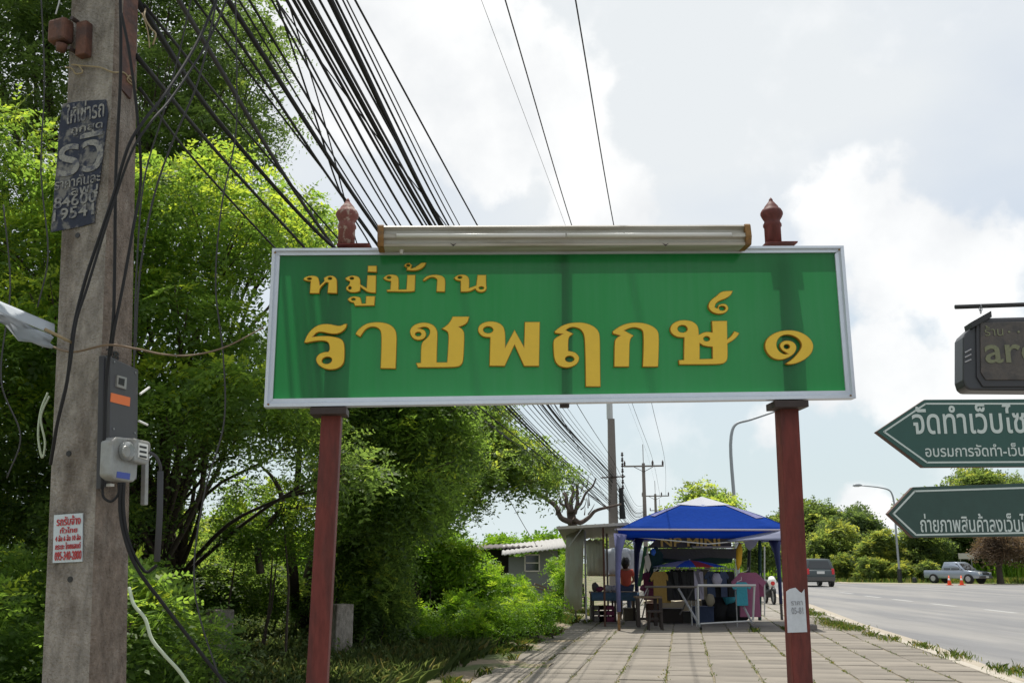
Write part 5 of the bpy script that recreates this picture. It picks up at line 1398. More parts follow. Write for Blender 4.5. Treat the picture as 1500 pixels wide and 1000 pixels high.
# table with blue cloth
tbz = at(900, 868, 26.8).z; x0_, x1_ = at(866, 868, 26.8).x, at(936, 868, 26.8).x
tt = thing('stall_table', 'long stall table with blue cloth in the lean to', 'table', ((x0_ + x1_) / 2, 27.2, 0))
mb = MB(); mb.box(((x0_ + x1_) / 2, 27.2, tbz), (x1_ - x0_, .8, .05)); mb.build('table_top', M['wood'], tt)
for x in (x0_ + .05, (x0_ + x1_) / 2, x1_ - .05):
    for y in (26.85, 27.55):
        mb = MB(); mb.box((x, y, tbz / 2), (.05, .05, tbz - .04)); mb.build('leg', M['darkwood'], tt)
mb = MB(); rows = [[Vector((x0_ + (x1_ - x0_) * k / 24, 26.78 - .02 * j + .015 * math.sin(k * 1.3), tbz + .02 - .11 * j)) for k in range(25)] for j in range(3)]
mb.sheet(rows); tagit(mb.build('table_cloth', M['bluecloth'], None, org=(x0_, 26.8, tbz), smooth=True, solid=.005), 'blue cloth edge hanging from the stall table', 'tablecloth')
for i, (x, m_, sz, lab) in enumerate(((878, 'magenta', (.13, .1, .07), 'small dark pink bundle on the stall table'), (872, 'greycloth', (.10, .1, .12), 'grey bundle at the left end of the stall table'), (890, 'capcloth', (.14, .12, .09), 'white plastic bag on the stall table'), (899, 'lav', (.12, .1, .08), 'pale lilac bundle near the middle of the stall table'), (944, 'pinkcloth', (.12, .1, .09), 'light pink bundle right of the seated person'))):
    c = at(x, 866, 27.0); lump('bundle', (c.x, 27.0, tbz + sz[2] + .03), sz, M[m_], lab, 'bundle', i)
for i, (x, m_, lab) in enumerate(((888, 'magenta', 'dark red crate under the stall table'), (876, 'farpole', 'grey crate under the left half of the stall table'))):
    c = at(x, 890, 27.3); t = thing('crate', lab, 'crate', (c.x, 27.3, 0))
    for k in range(3):
        mb = MB(); mb.box((c.x, 27.1, .08 + k * .14), (.42, .03, .10)); mb.build('slat', M[m_], t)
        mb = MB(); mb.box((c.x, 27.5, .08 + k * .14), (.42, .03, .10)); mb.build('slat', M[m_], t)
    mb = MB(); mb.box((c.x, 27.3, .02), (.42, .4, .03)); mb.build('base', M[m_], t)
    for s_ in (-1, 1):
        mb = MB(); mb.box((c.x + s_ * .2, 27.3, .21), (.03, .37, .36)); mb.build('side', M[m_], t)
# brown chair
cp = gnd(848, 893); ch = thing('plastic_chair', 'dark brown chair beside the plastic curtain', 'chair', (cp.x, cp.y, 0))
mb = MB(); mb.box((cp.x, cp.y, .43), (.42, .42, .04)); mb.build('seat', M['darkwood'], ch, bevel=.01)
mb = MB(); mb.box((cp.x, cp.y + .2, .68), (.40, .04, .34)); mb.build('backrest', M['darkwood'], ch, bevel=.02)
for i in (-1, 1):
    for j in (-1, 1):
        mb = MB(); mb.tube([(cp.x + i * .18, cp.y + j * .18, .42 if j < 0 else .8), (cp.x + i * .2, cp.y + j * .2, 0)], .018, 6); mb.build('leg', M['darkwood'], ch)

# seated person, seen from behind
px_, py_ = at(917, 850, 28.2).x, 28.2
zh = at(917, 828, 28.2).z
per = thing('person', 'person with dark hair in a coral red shirt seated behind the table', 'person', (px_, py_, 0))
def skin_body(pts, edges, rads, m, name, parent, root=0):
    me = bpy.data.meshes.new(name); og = ORG[parent.name]
    me.from_pydata([tuple(Vector(p) - og) for p in pts], edges, []); o = bpy.data.objects.new(name, me); COL.objects.link(o); o.parent = parent
    md = o.modifiers.new('skin', 'SKIN'); sd = o.modifiers.new('sub', 'SUBSURF'); sd.levels = 2; sd.render_levels = 2
    for i, r in enumerate(rads):
        me.skin_vertices[0].data[i].radius = (r if isinstance(r, tuple) else (r, r))
    me.skin_vertices[0].data[root].use_root = True
    me.materials.append(m); ORG[o.name] = og
    return o
zs = zh - .62      # seat height
zs = max(zs, .42)
bp_ = [(px_, py_, zs + .02), (px_, py_ + .01, zs + .22), (px_, py_ + .03, zs + .42), (px_, py_ + .04, zs + .55), (px_, py_ + .05, zs + .66), (px_, py_ + .05, zs + .74),
       (px_ - .17, py_ + .03, zs + .47), (px_ - .24, py_ + .06, zs + .22), (px_ - .14, py_ + .30, zs + .12), (px_ - .08, py_ + .38, zs + .12),
       (px_ + .17, py_ + .03, zs + .47), (px_ + .24, py_ + .06, zs + .22), (px_ + .14, py_ + .30, zs + .12), (px_ + .08, py_ + .38, zs + .12),
       (px_ - .1, py_ + .04, zs), (px_ - .12, py_ + .42, zs + .02), (px_ - .12, py_ + .45, .08), (px_ - .12, py_ + .58, .05),
       (px_ + .1, py_ + .04, zs), (px_ + .12, py_ + .42, zs + .02), (px_ + .12, py_ + .45, .08), (px_ + .12, py_ + .58, .05)]
ed = [(0, 1), (1, 2), (2, 3), (3, 4), (4, 5), (2, 6), (6, 7), (7, 8), (8, 9), (2, 10), (10, 11), (11, 12), (12, 13), (0, 14), (14, 15), (15, 16), (16, 17), (0, 18), (18, 19), (19, 20), (20, 21)]
rd = [(.15, .11), (.13, .10), (.15, .10), .05, .085, .08, .055, .045, .035, .028, .055, .045, .035, .028, .085, .06, .04, .035, .085, .06, .04, .035]
skin_body(bp_, ed, rd, M['skin'], 'body', per)
skin_body([bp_[0], bp_[1], bp_[2], bp_[6], bp_[10], (px_ - .21, py_ + .05, zs + .33), (px_ + .21, py_ + .05, zs + .33)], [(0, 1), (1, 2), (2, 3), (2, 4), (3, 5), (4, 6)], [(.175, .135), (.155, .125), (.165, .12), .075, .075, .06, .06], M['shirtred'], 'shirt', per)
skin_body([bp_[0], bp_[14], bp_[15], bp_[16], bp_[18], bp_[19], bp_[20]], [(0, 1), (1, 2), (2, 3), (0, 4), (4, 5), (5, 6)], [(.17, .13), .10, .075, .06, .10, .075, .06], M['denim'], 'trousers', per)
lump('hair', (px_, py_ + .01, zs + .70), (.125, .12, .16), M['hair'], '', '', 5, per)
stl = thing('low_stool', 'low stool the person in the coral shirt sits on', 'stool', (px_, py_, 0))
mb = MB(); mb.box((px_, py_, zs - .14), (.4, .35, .05)); mb.build('seat', M['wood'], stl)
for i in (-1, 1):
    for j in (-1, 1):
        mb = MB(); mb.tube([(px_ + i * .16, py_ + j * .13, zs - .15), (px_ + i * .18, py_ + j * .15, 0)], .02, 6); mb.build('leg', M['wood'], stl)

for i, (x, y, D, sx, sy, sz, m_, lab) in enumerate((
        (984, 908, 26.8, .55, .4, .34, 'darkwood', 'dark box on the paving under the black trousers'), (1006, 908, 26.9, .45, .35, .26, 'greycloth', 'grey box next to the dark box under the clothes'),
        (1030, 909, 26.6, .5, .4, .40, 'denim', 'navy box behind the front leg of the steel table'), (958, 909, 27.4, .4, .35, .45, 'rustbr', 'brown box behind the wooden bench'),
        (924, 908, 27.9, .4, .35, .30, 'khaki', 'khaki box beside the stall table legs'))):
    c = at(x, y, D); t = thing('storage_box', lab, 'box', (c.x, D, 0))
    mb = MB(); mb.box((c.x, D, sz / 2), (sx, sy, sz)); mb.build('box_body', M[m_], t, bevel=.015)
    mb = MB(); mb.box((c.x, D, sz + .012), (sx + .03, sy + .03, .03)); mb.build('lid', M[m_], t, bevel=.006)
for i, (x, y, D, m_, sz, lab) in enumerate(((1050, 848, 25.0, 'lav', .12, 'pale bundle among the dark shirts'), (1040, 878, 24.6, 'khaki', .11, 'khaki bundle beside the clothes heap'))):
    c = at(x, y, D); lump('bundle', tuple(c), (sz, sz * .7, sz * 1.3), M[m_], lab, 'bundle', 20 + i)
# motorbike parked beyond the tent
mo = gnd(1128, 884); mo = Vector((mo.x, mo.y, 0)); MK = thing('motorbike', 'black and white motorbike parked on the pavement right of the stall', 'motorbike', mo)
fwd = (-EF + ER * .15).normalized(); sd_ = Vector((fwd.y, -fwd.x, 0))
for s_ in (-.62, .62):
    c = mo + fwd * s_ + Vector((0, 0, .29)); mb = MB()
    ring = [c + fwd * .25 * math.cos(w) + Vector((0, 0, .25 * math.sin(w))) for w in [2 * math.pi * i / 20 for i in range(21)]]
    mb.tube(ring, .045, 8); w_ = mb.build('tyre', M['tyre'], MK, smooth=True)
    mb = MB(); mb.wheel(c, sd_, .21, .03, 16); mb.build('rim', M['rim'], w_)
    mb = MB(); fr_ = [c + fwd * .31 * math.cos(w) + Vector((0, 0, .31 * math.sin(w))) for w in [math.radians(a) for a in (30, 60, 90, 120, 150)]]; mb.tube(fr_, [.05, .07, .07, .07, .05], 6); mb.build('mudguard', M['black'], MK, smooth=True)
mb = MB(); mb.tube([mo + fwd * .62 + Vector((0, 0, .3)), mo + fwd * .45 + Vector((0, 0, .75)), mo + fwd * .38 + Vector((0, 0, .98))], [.035, .05, .05], 8); mb.build('fork', M['steel'], MK, smooth=True)
mb = MB(); mb.tube([mo + fwd * .52 + Vector((0, 0, .62)), mo + fwd * .5 + Vector((0, 0, .85)), mo + fwd * .44 + Vector((0, 0, 1.0))], [.10, .17, .10], 10); mb.build('front_cowl', M['white'], MK, smooth=True)
mb = MB(); mb.wheel(mo + fwd * .62 + Vector((0, 0, .78)), fwd, .08, .08, 12); mb.build('headlight', M['brred'], MK)
mb = MB(); mb.tube([mo + fwd * .38 + Vector((0, 0, .5)), mo + Vector((0, 0, .38)), mo - fwd * .45 + Vector((0, 0, .55)), mo - fwd * .75 + Vector((0, 0, .72))], [.12, .15, .14, .06], 10); mb.build('frame_body', M['black'], MK, smooth=True)
mb = MB(); mb.tube([mo + fwd * .12 + Vector((0, 0, .74)), mo - fwd * .2 + Vector((0, 0, .76)), mo - fwd * .65 + Vector((0, 0, .82))], [.09, .13, .09], 10); mb.build('seat', M['black'], MK, smooth=True)
mb = MB(); mb.tube([mo + fwd * .30 - sd_ * .34 + Vector((0, 0, 1.04)), mo + fwd * .4 + Vector((0, 0, .98)), mo + fwd * .30 + sd_ * .34 + Vector((0, 0, 1.04))], .018, 6); mb.build('handlebar', M['black'], MK)
for s_ in (-1, 1):
    mb = MB(); b_ = mo + fwd * .34 + sd_ * s_ * .25 + Vector((0, 0, 1.03)); mb.tube([b_, b_ + Vector((0, 0, .14))], .008, 5); mm_ = mb.build('mirror', M['black'], MK)
    mb = MB(); mb.wheel(b_ + Vector((0, 0, .18)), fwd, .055, .02, 12); mb.build('mirror_head', M['black'], mm_)
c = mo + Vector((-.35, .5, 0)); lump('white_sack', (c.x, c.y, .75), (.28, .25, .35), M['white'], 'white sack standing just left of the motorbike', 'sack', 9)
# grey stone block near right tent corner
mb = MB(); c = gnd(1184, 922); mb.box((c.x, c.y, .06), (.35, .3, .13)); tagit(mb.build('stone_block', M['farpole'], None, org=c, bevel=.02), 'grey stone block on the paving right of the red post', 'stone')

# ================================================================== SHACK
SD = 46.0
sh = thing('shack', 'grey shack with a sloping tin roof half hidden by bushes', 'shack', at(790, 862, SD))
sp_ = Plane(at(790, 840, SD), (1, 0, 0), (0, 0, 1))
def spt(x, y, dy=0): p = sp_.w(*sp_.uv(x, y)); return p + Vector((0, dy, 0))
zg = -.15
a_, b_ = spt(745, 830), spt(817, 830); rt = spt(817, 806).z; rl = spt(745, 815).z
mb = MB()
wx0, wx1 = spt(769, 820).x, spt(790, 820).x; wz0, wz1 = spt(780, 836).z, spt(780, 812).z
for (x0, x1, z0, z1) in ((a_.x, wx0, zg, rl), (wx1, b_.x, zg, rt), (wx0, wx1, zg, wz0)):
    mb.box(((x0 + x1) / 2, SD + .05, (z0 + z1) / 2), (x1 - x0, .1, z1 - z0))
mb.box((b_.x - .05, SD + 2, (zg + rt) / 2), (.1, 3.8, rt - zg)); mb.build('wall', M['wallgrey'], sh)
mb = MB(); cxw = (wx0 + wx1) / 2
wf = thing  # keep name
fr = MB()
for (x, z, sx, sz) in ((wx0, (wz0 + wz1) / 2, .06, wz1 - wz0), (wx1, (wz0 + wz1) / 2, .06, wz1 - wz0), (cxw, wz0, wx1 - wx0, .06), (cxw, wz1, wx1 - wx0, .06), (cxw, (wz0 + wz1) / 2, wx1 - wx0, .05)):
    fr.box((x, SD - .02, z), (sx, .05, sz))
win = fr.build('window', M['trailer'], sh)
mb = MB(); mb.box((cxw, SD + .08, (wz0 + wz1) / 2), (wx1 - wx0, .02, wz1 - wz0)); mb.build('pane', M['carglass'], win)
mb = MB(); p0, p1 = spt(814, 822), spt(814, 858); mb.box((p0.x, SD - .4, (p0.z + p1.z) / 2), (.12, .12, p0.z - p1.z + .3)); mb.build('post', M['trailer'], sh)
mb = MB(); rows = []
ra, rb_ = spt(735, 812, -.8), spt(829, 801, -.8)
for j in range(3): rows.append([ra.lerp(rb_, k / 40) + Vector((0, j * 2.2, .25 * j + .03 * math.sin(k * 2.2))) for k in range(41)])
mb.sheet(rows); mb.build('roof', M['greyroof'], sh, smooth=True, solid=.05)
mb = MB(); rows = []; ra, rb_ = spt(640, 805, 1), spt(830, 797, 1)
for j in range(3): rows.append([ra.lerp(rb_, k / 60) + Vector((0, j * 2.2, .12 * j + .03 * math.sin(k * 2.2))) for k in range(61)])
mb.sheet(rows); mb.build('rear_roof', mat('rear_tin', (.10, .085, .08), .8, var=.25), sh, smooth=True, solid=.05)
mb = MB(); x0, x1 = spt(650, 830).x, spt(745, 830).x; mb.box(((x0 + x1) / 2, SD + 3, 1.0), (x1 - x0, .1, 2.3)); mb.build('rear_wall', M['darkwood'], sh)
# rubbish planks near shack
for i in range(5):
    c = gnd(770 + i * 12, 885); c.y = 34 + i * .7; c.x = at(775 + i * 11, 870, c.y).x
    mb = MB(); mb.box((c.x, c.y, .35 + .12 * (i % 3)), (1.9, .28, .05), (Vector((.93, .1, -.33)).normalized(), Vector((-.1, 1, 0)).normalized(), Vector((.33, 0, .93)).normalized()))
    tagit(mb.build('loose_board', M['wallgrey'] if i % 2 else M['wood'], None, org=c), '%s loose board from the left in the pile by the shack' % ['first', 'second', 'third', 'fourth', 'last'][i], 'board', 'loose boards by the shack')

# concrete stubs in the undergrowth
for (x, D, zt__, w_, lab) in ((322, 15.5, at(322, 892, 15.5).z, .33, 'old concrete stub post in the shade left of the sign post'), (499, 16.0, at(497, 884, 16.0).z, .30, 'concrete stub post right of the left sign post')):
    c = at(x, 900, D); mb = MB(); mb.box((c.x, D, zt__ / 2 - .1), (w_, w_, zt__ + .2), (Vector((.8, .6, 0)), Vector((-.6, .8, 0)), Vector((0, 0, 1))))
    tagit(mb.build('stub_post', M['concrete'], None, org=(c.x, D, 0), bevel=.015), lab, 'post')

# ================================================================== VEHICLES
def vehicle_axes(hd):
    f = Vector((math.sin(hd), math.cos(hd), 0)); return f, Vector((f.y, -f.x, 0))


def loft(secs, cap=True):
    """secs: list of rings with equal number of points"""
    mb = MB(); n = len(secs[0])
    vs_ = [p for s in secs for p in s]
    fs = [(i * n + k, i * n + (k + 1) % n, (i + 1) * n + (k + 1) % n, (i + 1) * n + k) for i in range(len(secs) - 1) for k in range(n)]
    fs += [tuple(range(n - 1, -1, -1)), tuple((len(secs) - 1) * n + k for k in range(n))]
    mb.add(vs_, fs); return mb


def car(kind, pos, hd, paint, label, cat):
    f, s = vehicle_axes(hd); U = Vector((0, 0, 1)); pos = Vector(pos)
    t = thing('parked_pickup' if kind == 'pickup' else 'estate_car', label, cat, pos)
    W_ = .88
    def sec(y, zb_, zt_, w, tum=.0, wb=None):
        wb = wb or w
        return [pos + f * y + s * a + U * b for a, b in ((-wb, zb_), (wb, zb_), (w + .02, (zb_ + zt_) / 2), (w - tum, zt_), (-(w - tum), zt_), (-(w + .02), (zb_ + zt_) / 2))]
    if kind == 'suv':
        secs = [sec(-2.25, .45, .95, W_ - .06), sec(-2.18, .32, 1.02, W_), sec(-1.4, .28, 1.05, W_), sec(1.0, .28, 1.02, W_), sec(1.9, .3, .95, W_), sec(2.25, .4, .8, W_ - .1)]
        loft(secs).build('body', paint, t, bevel=.05, smooth=True)
        c_ = [sec(-2.12, 1.0, 1.05, W_ - .04, .0), sec(-1.85, 1.0, 1.66, W_ - .05, .14), sec(.0, 1.0, 1.70, W_ - .05, .14), sec(.55, 1.0, 1.6, W_ - .05, .14), sec(1.15, 1.0, 1.03, W_ - .06, .05)]
        loft(c_).build('cabin', paint, t, bevel=.04, smooth=True)
        # rear window, side windows
        mb = MB(); P = [pos + f * y + s * a + U * z for a, y, z in ((-.66, -2.125, 1.10), (.66, -2.125, 1.10), (.58, -1.925, 1.56), (-.58, -1.925, 1.56))]; mb.prism(P, f * .02 - U * 0); mb.build('rear_window', M['carglass'], t)
        for sg_ in (-1, 1):
            for (y0, y1) in ((-1.75, -.95), (-.85, -.05), (.05, .75)):
                P = [pos + f * y + s * sg_ * a + U * z for y, a, z in ((y0, W_ - .03, 1.08), (y1 + (.25 if y0 > 0 else 0), W_ - .03, 1.08), (y1 - (.2 if y0 > 0 else 0), W_ - .145, 1.55), (y0 + .06, W_ - .145, 1.55))]
                mb = MB(); mb.prism(P, s * sg_ * .02); mb.build('side_window', M['carglass'], t)
            mb = MB(); mb.box(pos - f * 2.2 + s * sg_ * .76 + U * .92, (.16, .14, .34), (s, f, U)); mb.build('tail_light', M['taillight'], t, bevel=.02)
        mb = MB(); mb.box(pos - f * 2.27 + U * .47, (1.7, .16, .24), (s, f, U)); mb.build('bumper', M['greycloth'], t, bevel=.03)
        mb = MB(); mb.box(pos - f * 2.285 + U * .86, (.46, .03, .16), (s, f, U)); mb.build('number_plate', M['plate'], t)
        mb = MB(); P = [pos + f * y + s * a + U * z for a, y, z in ((-.7, 1.08, 1.08), (.7, 1.08, 1.08), (.6, .62, 1.56), (-.6, .62, 1.56))]; mb.prism(P, f * .03); mb.build('windscreen', M['carglass'], t)
        axl = (-1.35, 1.35); rr_ = .33
    else:
        secs = [sec(-2.45, .45, .95, W_ - .05), sec(-2.4, .4, 1.0, W_), sec(-.85, .38, 1.0, W_), sec(1.0, .38, 1.02, W_), sec(1.2, .38, 1.02, W_), sec(2.2, .4, .92, W_ - .02), sec(2.45, .45, .78, W_ - .1)]
        loft(secs).build('body', paint, t, bevel=.05, smooth=True)
        mb = MB(); mb.box(pos - f * 1.65 + U * 1.005, (1.5, 1.4, .02), (s, f, U)); mb.build('bed', M['black'], t)
        c_ = [sec(-.85, 1.0, 1.05, W_ - .05, .0), sec(-.62, 1.0, 1.66, W_ - .06, .14), sec(.35, 1.0, 1.68, W_ - .06, .14), sec(.6, 1.0, 1.6, W_ - .06, .14), sec(1.2, 1.0, 1.03, W_ - .07, .05)]
        loft(c_).build('cab', paint, t, bevel=.04, smooth=True)
        mb = MB(); P = [pos + f * y + s * a + U * z for a, y, z in ((-.74, 1.17, 1.07), (.74, 1.17, 1.07), (.62, .66, 1.58), (-.62, .66, 1.58))]; mb.prism(P, f * .03); mb.build('windscreen', M['carglass'], t)
        for sg_ in (-1, 1):
            for (y0, y1) in ((-.6, -.05), (.05, .95)):
                P = [pos + f * y + s * sg_ * a + U * z for y, a, z in ((y0, W_ - .04, 1.07), (y1, W_ - .04, 1.07), (y1 - (.4 if y0 > 0 else 0), W_ - .155, 1.54), (y0 + .03, W_ - .155, 1.54))]
                mb = MB(); mb.prism(P, s * sg_ * .02); mb.build('side_window', M['carglass'], t)
            mb = MB(); mb.box(pos + f * 2.36 + s * sg_ * .66 + U * .80, (.32, .16, .18), (s, f, U)); mb.build('headlight', M['white'], t, bevel=.03)
            mb = MB(); mb.box(pos + f * .95 + s * sg_ * (W_ + .1) + U * 1.1, (.2, .1, .14), (s, f, U)); mb.build('mirror', paint, t, bevel=.02)
        mb = MB(); mb.box(pos + f * 2.46 + U * .75, (.85, .06, .16), (s, f, U)); mb.build('grille', M['black'], t)
        mb = MB(); mb.box(pos + f * 2.45 + U * .5, (1.65, .18, .2), (s, f, U)); mb.build('bumper', M['greycloth'], t, bevel=.03)
        mb = MB(); mb.box(pos + f * 2.56 + U * .52, (.4, .03, .13), (s, f, U)); mb.build('number_plate', M['plate'], t)
        axl = (-1.55, 1.5); rr_ = .37
    for y in axl:
        for sg_ in (-1, 1):
            c = pos + f * y + s * sg_ * (W_ - .06) + U * rr_
            mb = MB(); mb.wheel(c, s, rr_ + .05, .14, 18); mb.build('wheel_arch', M['black'], t)
            c = pos + f * y + s * sg_ * (W_ - .0) + U * rr_
            mb = MB(); mb.wheel(c, s, rr_, .2, 20); ty_ = mb.build('tyre', M['tyre'], t)
            mb = MB(); mb.wheel(c + s * sg_ * .02, s, rr_ * .62, .19, 14); mb.build('rim', M['rim'], ty_)
    return t


c = gnd(1203, 859, -.13); c = Vector((c.x, c.y + 2.2, -.13))
cs = car('suv', c, math.radians(2), M['cargreen'], 'dark grey green estate car driving away on the road', 'car'); cs.scale = (1.14, 1.14, 1.14)
c = gnd(1404, 852.5, -.13); c = Vector((c.x, 83.0 - 1.5, -.10)); c.x = at(1402, 840, c.y).x
car('pickup', c, math.radians(146), M['silver'], 'silver pickup truck parked on the grass across the road', 'pickup truck')
cn = None
for i, x in enumerate((1391, 1409)):
    c = gnd(x, 856.5, -.115)
    if cn is None:
        cn = thing('traffic_cone', 'left orange traffic cone in front of the silver pickup', 'traffic cone', c, 'orange traffic cones on the far road edge')
        mb = MB(); mb.box(c + Vector((0, 0, .02)), (.40, .40, .04)); mb.build('base', M['cone'], cn)
        mb = MB(); mb.lathe(c + Vector((0, 0, .04)), [(.15, 0), (.03, .66)], 14); k_ = mb.build('cone', M['cone'], cn, smooth=True)
        mb = MB(); mb.lathe(c + Vector((0, 0, .36)), [(.098, 0), (.072, .13)], 14); mb.build('reflective_band', M['white'], k_, smooth=True)
    else:
        c2 = copy_tree(cn); c2.location = c; c2['label'] = 'right orange traffic cone in front of the silver pickup'
bs = thing('back_sign', 'small pale board standing behind the pickup', 'sign', at(1415, 830, 90)); pbz = at(1415, 814, 90)
mb = MB(); mb.box(pbz, (1.35, .06, .5)); mb.build('board', M['trailer'], bs)
for s_ in (-.5, .5):
    mb = MB(); mb.tube([(pbz.x + s_, 90.1, -.12), (pbz.x + s_, 90.1, pbz.z + .2)], .03, 5); mb.build('post', M['steel'], bs)
mb = MB(); c = gnd(1340, 853, -.115); mb.lathe(c, [(.18, 0), (.2, .1), (.15, .4), (.12, .42)], 10); tagit(mb.build('bollard', M['black'], None, org=c), 'short black bollard on the far road edge left of the pickup', 'bollard')

# ================================================================== TREES
# upper dark tree, farther left
PA = [(-260, -260), (330, -260), (385, -60), (400, 20), (415, 60), (440, 90), (462, 130), (455, 175), (430, 190), (380, 250), (300, 280), (200, 270), (80, 230), (-260, 260)]
lo = lobes_in(PA, 110, 12.5, 16.5, .45, .85, .5)
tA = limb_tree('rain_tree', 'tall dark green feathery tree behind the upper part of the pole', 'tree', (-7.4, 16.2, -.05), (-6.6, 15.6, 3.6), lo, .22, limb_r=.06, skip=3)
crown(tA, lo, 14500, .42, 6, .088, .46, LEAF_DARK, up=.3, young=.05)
# middle sunlit tree
PB = [(-220, 170), (60, 165), (130, 230), (230, 228), (330, 235), (400, 215), (445, 225), (482, 262), (470, 292), (495, 340), (540, 420), (560, 520), (500, 600), (420, 620), (300, 640), (-220, 640)]
lo = lobes_in(PB, 115, 10.4, 13.8, .35, .7, .5)
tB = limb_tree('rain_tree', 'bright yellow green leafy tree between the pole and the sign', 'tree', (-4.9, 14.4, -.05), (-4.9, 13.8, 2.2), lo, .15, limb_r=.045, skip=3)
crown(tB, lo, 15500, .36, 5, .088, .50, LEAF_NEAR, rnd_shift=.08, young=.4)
# lower foliage, darker, behind posts
PC = [(-220, 600), (200, 590), (460, 590), (520, 600), (560, 690), (520, 760), (470, 700), (400, 660), (330, 680), (250, 740), (200, 800), (-220, 860)]
lo = lobes_in(PC, 85, 11.5, 16.0, .35, .7, .5)
tC = limb_tree('small_tree', 'dark low tree filling the shade behind the meter', 'tree', (-5.6, 16.2, -.05), (-5.0, 15.2, 1.8), lo, .12, limb_r=.04, skip=3)
crown(tC, lo, 10000, .36, 5, .085, .48, LEAF_FAR, rnd_shift=0, young=.15)
# tree below / right of the sign's left part
PD = [(430, 500), (540, 440), (640, 500), (690, 570), (695, 640), (670, 700), (660, 770), (610, 800), (540, 800), (480, 740), (450, 660)]
lo = lobes_in(PD, 105, 16, 20.5, .4, .85, .45)
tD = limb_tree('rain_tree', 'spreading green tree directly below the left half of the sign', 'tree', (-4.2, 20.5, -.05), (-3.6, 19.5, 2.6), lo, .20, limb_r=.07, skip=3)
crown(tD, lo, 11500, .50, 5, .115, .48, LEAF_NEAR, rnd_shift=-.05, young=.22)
PD2 = [(640, 520), (700, 560), (745, 590), (750, 640), (795, 650), (836, 690), (832, 735), (800, 748), (770, 715), (720, 725), (690, 760), (650, 740)]
lo = lobes_in(PD2, 64, 22, 26.0, .3, .6, .5)
tD2 = limb_tree('feathery_tree', 'open feathery branches hanging over the shack roof', 'tree', (-2.6, 25.5, -.05), (-1.9, 24.5, 3.0), lo, .16, limb_r=.06, skip=2)
crown(tD2, lo, 4200, .5, 5, .125, .45, LEAF_FAR, young=.2, rnd_shift=.05)
# bent bare branch and trunks under the canopy
mb = MB(); mb.tube(catmull([at(382, 840, 15), at(378, 800, 15), at(392, 770, 15), at(410, 750, 15), at(440, 742, 15), at(470, 740, 15.3)], 6), [.062 - .0015 * i for i in range(31)], 8)
mb.tube(catmull([at(408, 752, 15), at(413, 730, 15), at(400, 700, 15), at(380, 680, 15)], 5), [.06 - .003 * i for i in range(16)], 6)
tagit(mb.build('bent_trunk', M['bark'], None, org=at(382, 840, 15), smooth=True), 'bare bent trunk arching in the gap behind the left sign post', 'tree trunk')
mb = MB(); mb.tube(catmull([gnd(428, 905) * 1.0, at(430, 840, 17.5), at(424, 780, 17.4), at(436, 700, 17.2), at(440, 610, 17)], 6), [.10 - .0025 * i for i in range(25)], 8)
tagit(mb.build('leaning_trunk', M['bark'], None, org=at(428, 905, 17.5), smooth=True), 'dark upright trunk just left of the left sign post', 'tree trunk')

# bushes
def bush(name, label, poly, n, D0, D1, r0, r1, cnt, leaf, m, slen=.3, shift=0, young=.3, flat=.8, asp=.45, kindleaf=6):
    lo = lobes_in(poly, n, D0, D1, r0, r1, flat); c = sum((l[0] for l in lo), Vector()) / len(lo)
    t = thing(name, label, 'bush', (c.x, c.y, 0))
    mb = MB()
    for (cc_, r) in lo[::(1 if n < 12 else 4)]:
        b = Vector((cc_.x + random.uniform(-.3, .3), cc_.y + random.uniform(-.3, .3), -.1)); mb.tube([b, b.lerp(cc_, .5) + Vector((random.uniform(-.1, .1), 0, 0)), cc_], [.025, .018, .008], 5)
    mb.build('stems', M['bark'], t, kind='stuff')
    V, T = sprays(lo, cnt, slen, kindleaf, leaf, asp, rnd_shift=shift, young=young)
    V[:, 2] = np.maximum(V[:, 2], -.12)
    npmesh('foliage', V, 4, m, t, T)
    return t


bush('bush', 'big sunlit bright green bush in front of the shack', [(560, 830), (600, 800), (650, 808), (690, 822), (725, 848), (748, 874), (765, 895), (740, 920), (640, 930), (560, 930), (520, 900), (520, 850)], 70, 27, 33, .6, 1.0, 17000, .13, LEAF_BRIGHT, .45, .1, .3)
bush('sapling', 'thin leafy sapling growing in the gap by the bent trunk', [(320, 700), (400, 690), (480, 700), (480, 840), (340, 840)], 16, 14, 17, .18, .34, 1100, .085, LEAF_NEAR, .32, .05, .3)
bush('bush', 'dark shaded thicket under the spreading tree', [(470, 740), (540, 780), (590, 800), (590, 830), (560, 860), (480, 860)], 30, 17.5, 21, .35, .65, 5000, .11, LEAF_FAR, .4, -.05, .12)
bush('bush', 'loose saplings standing above the bright bush', [(560, 790), (600, 775), (640, 790), (680, 808), (705, 830), (640, 850), (560, 840)], 22, 25, 29, .25, .5, 3600, .13, LEAF_BRIGHT, .6, .1, .4)
bush('bush', 'small bright bush beside the shack window', [(742, 850), (758, 850), (775, 870), (785, 886), (760, 890), (735, 865)], 9, 28, 32, .25, .45, 1100, .10, LEAF_BRIGHT, .34, .1, .3)
bush('bush', 'sunlit green bush seen between the left sign post and trunk', [(330, 800), (420, 780), (470, 790), (560, 800), (560, 860), (460, 870), (340, 860)], 30, 25, 31, .6, 1.0, 6000, .12, LEAF_BRIGHT, .36, .1, .3)
bush('bush', 'dark shaded bush at the bottom left beside the pole', [(-200, 820), (60, 800), (240, 830), (330, 880), (330, 960), (200, 1060), (-200, 1060)], 60, 8.5, 14, .35, .65, 14000, .080, LEAF_NEAR, .28, -.02, .25)
bush('bush', 'mid green shaded bush behind the right of the left sign post', [(515, 830), (545, 830), (580, 880), (600, 930), (560, 945), (520, 930)], 26, 16.5, 20, .4, .7, 7000, .09, LEAF_FAR, .32, .05, .15)
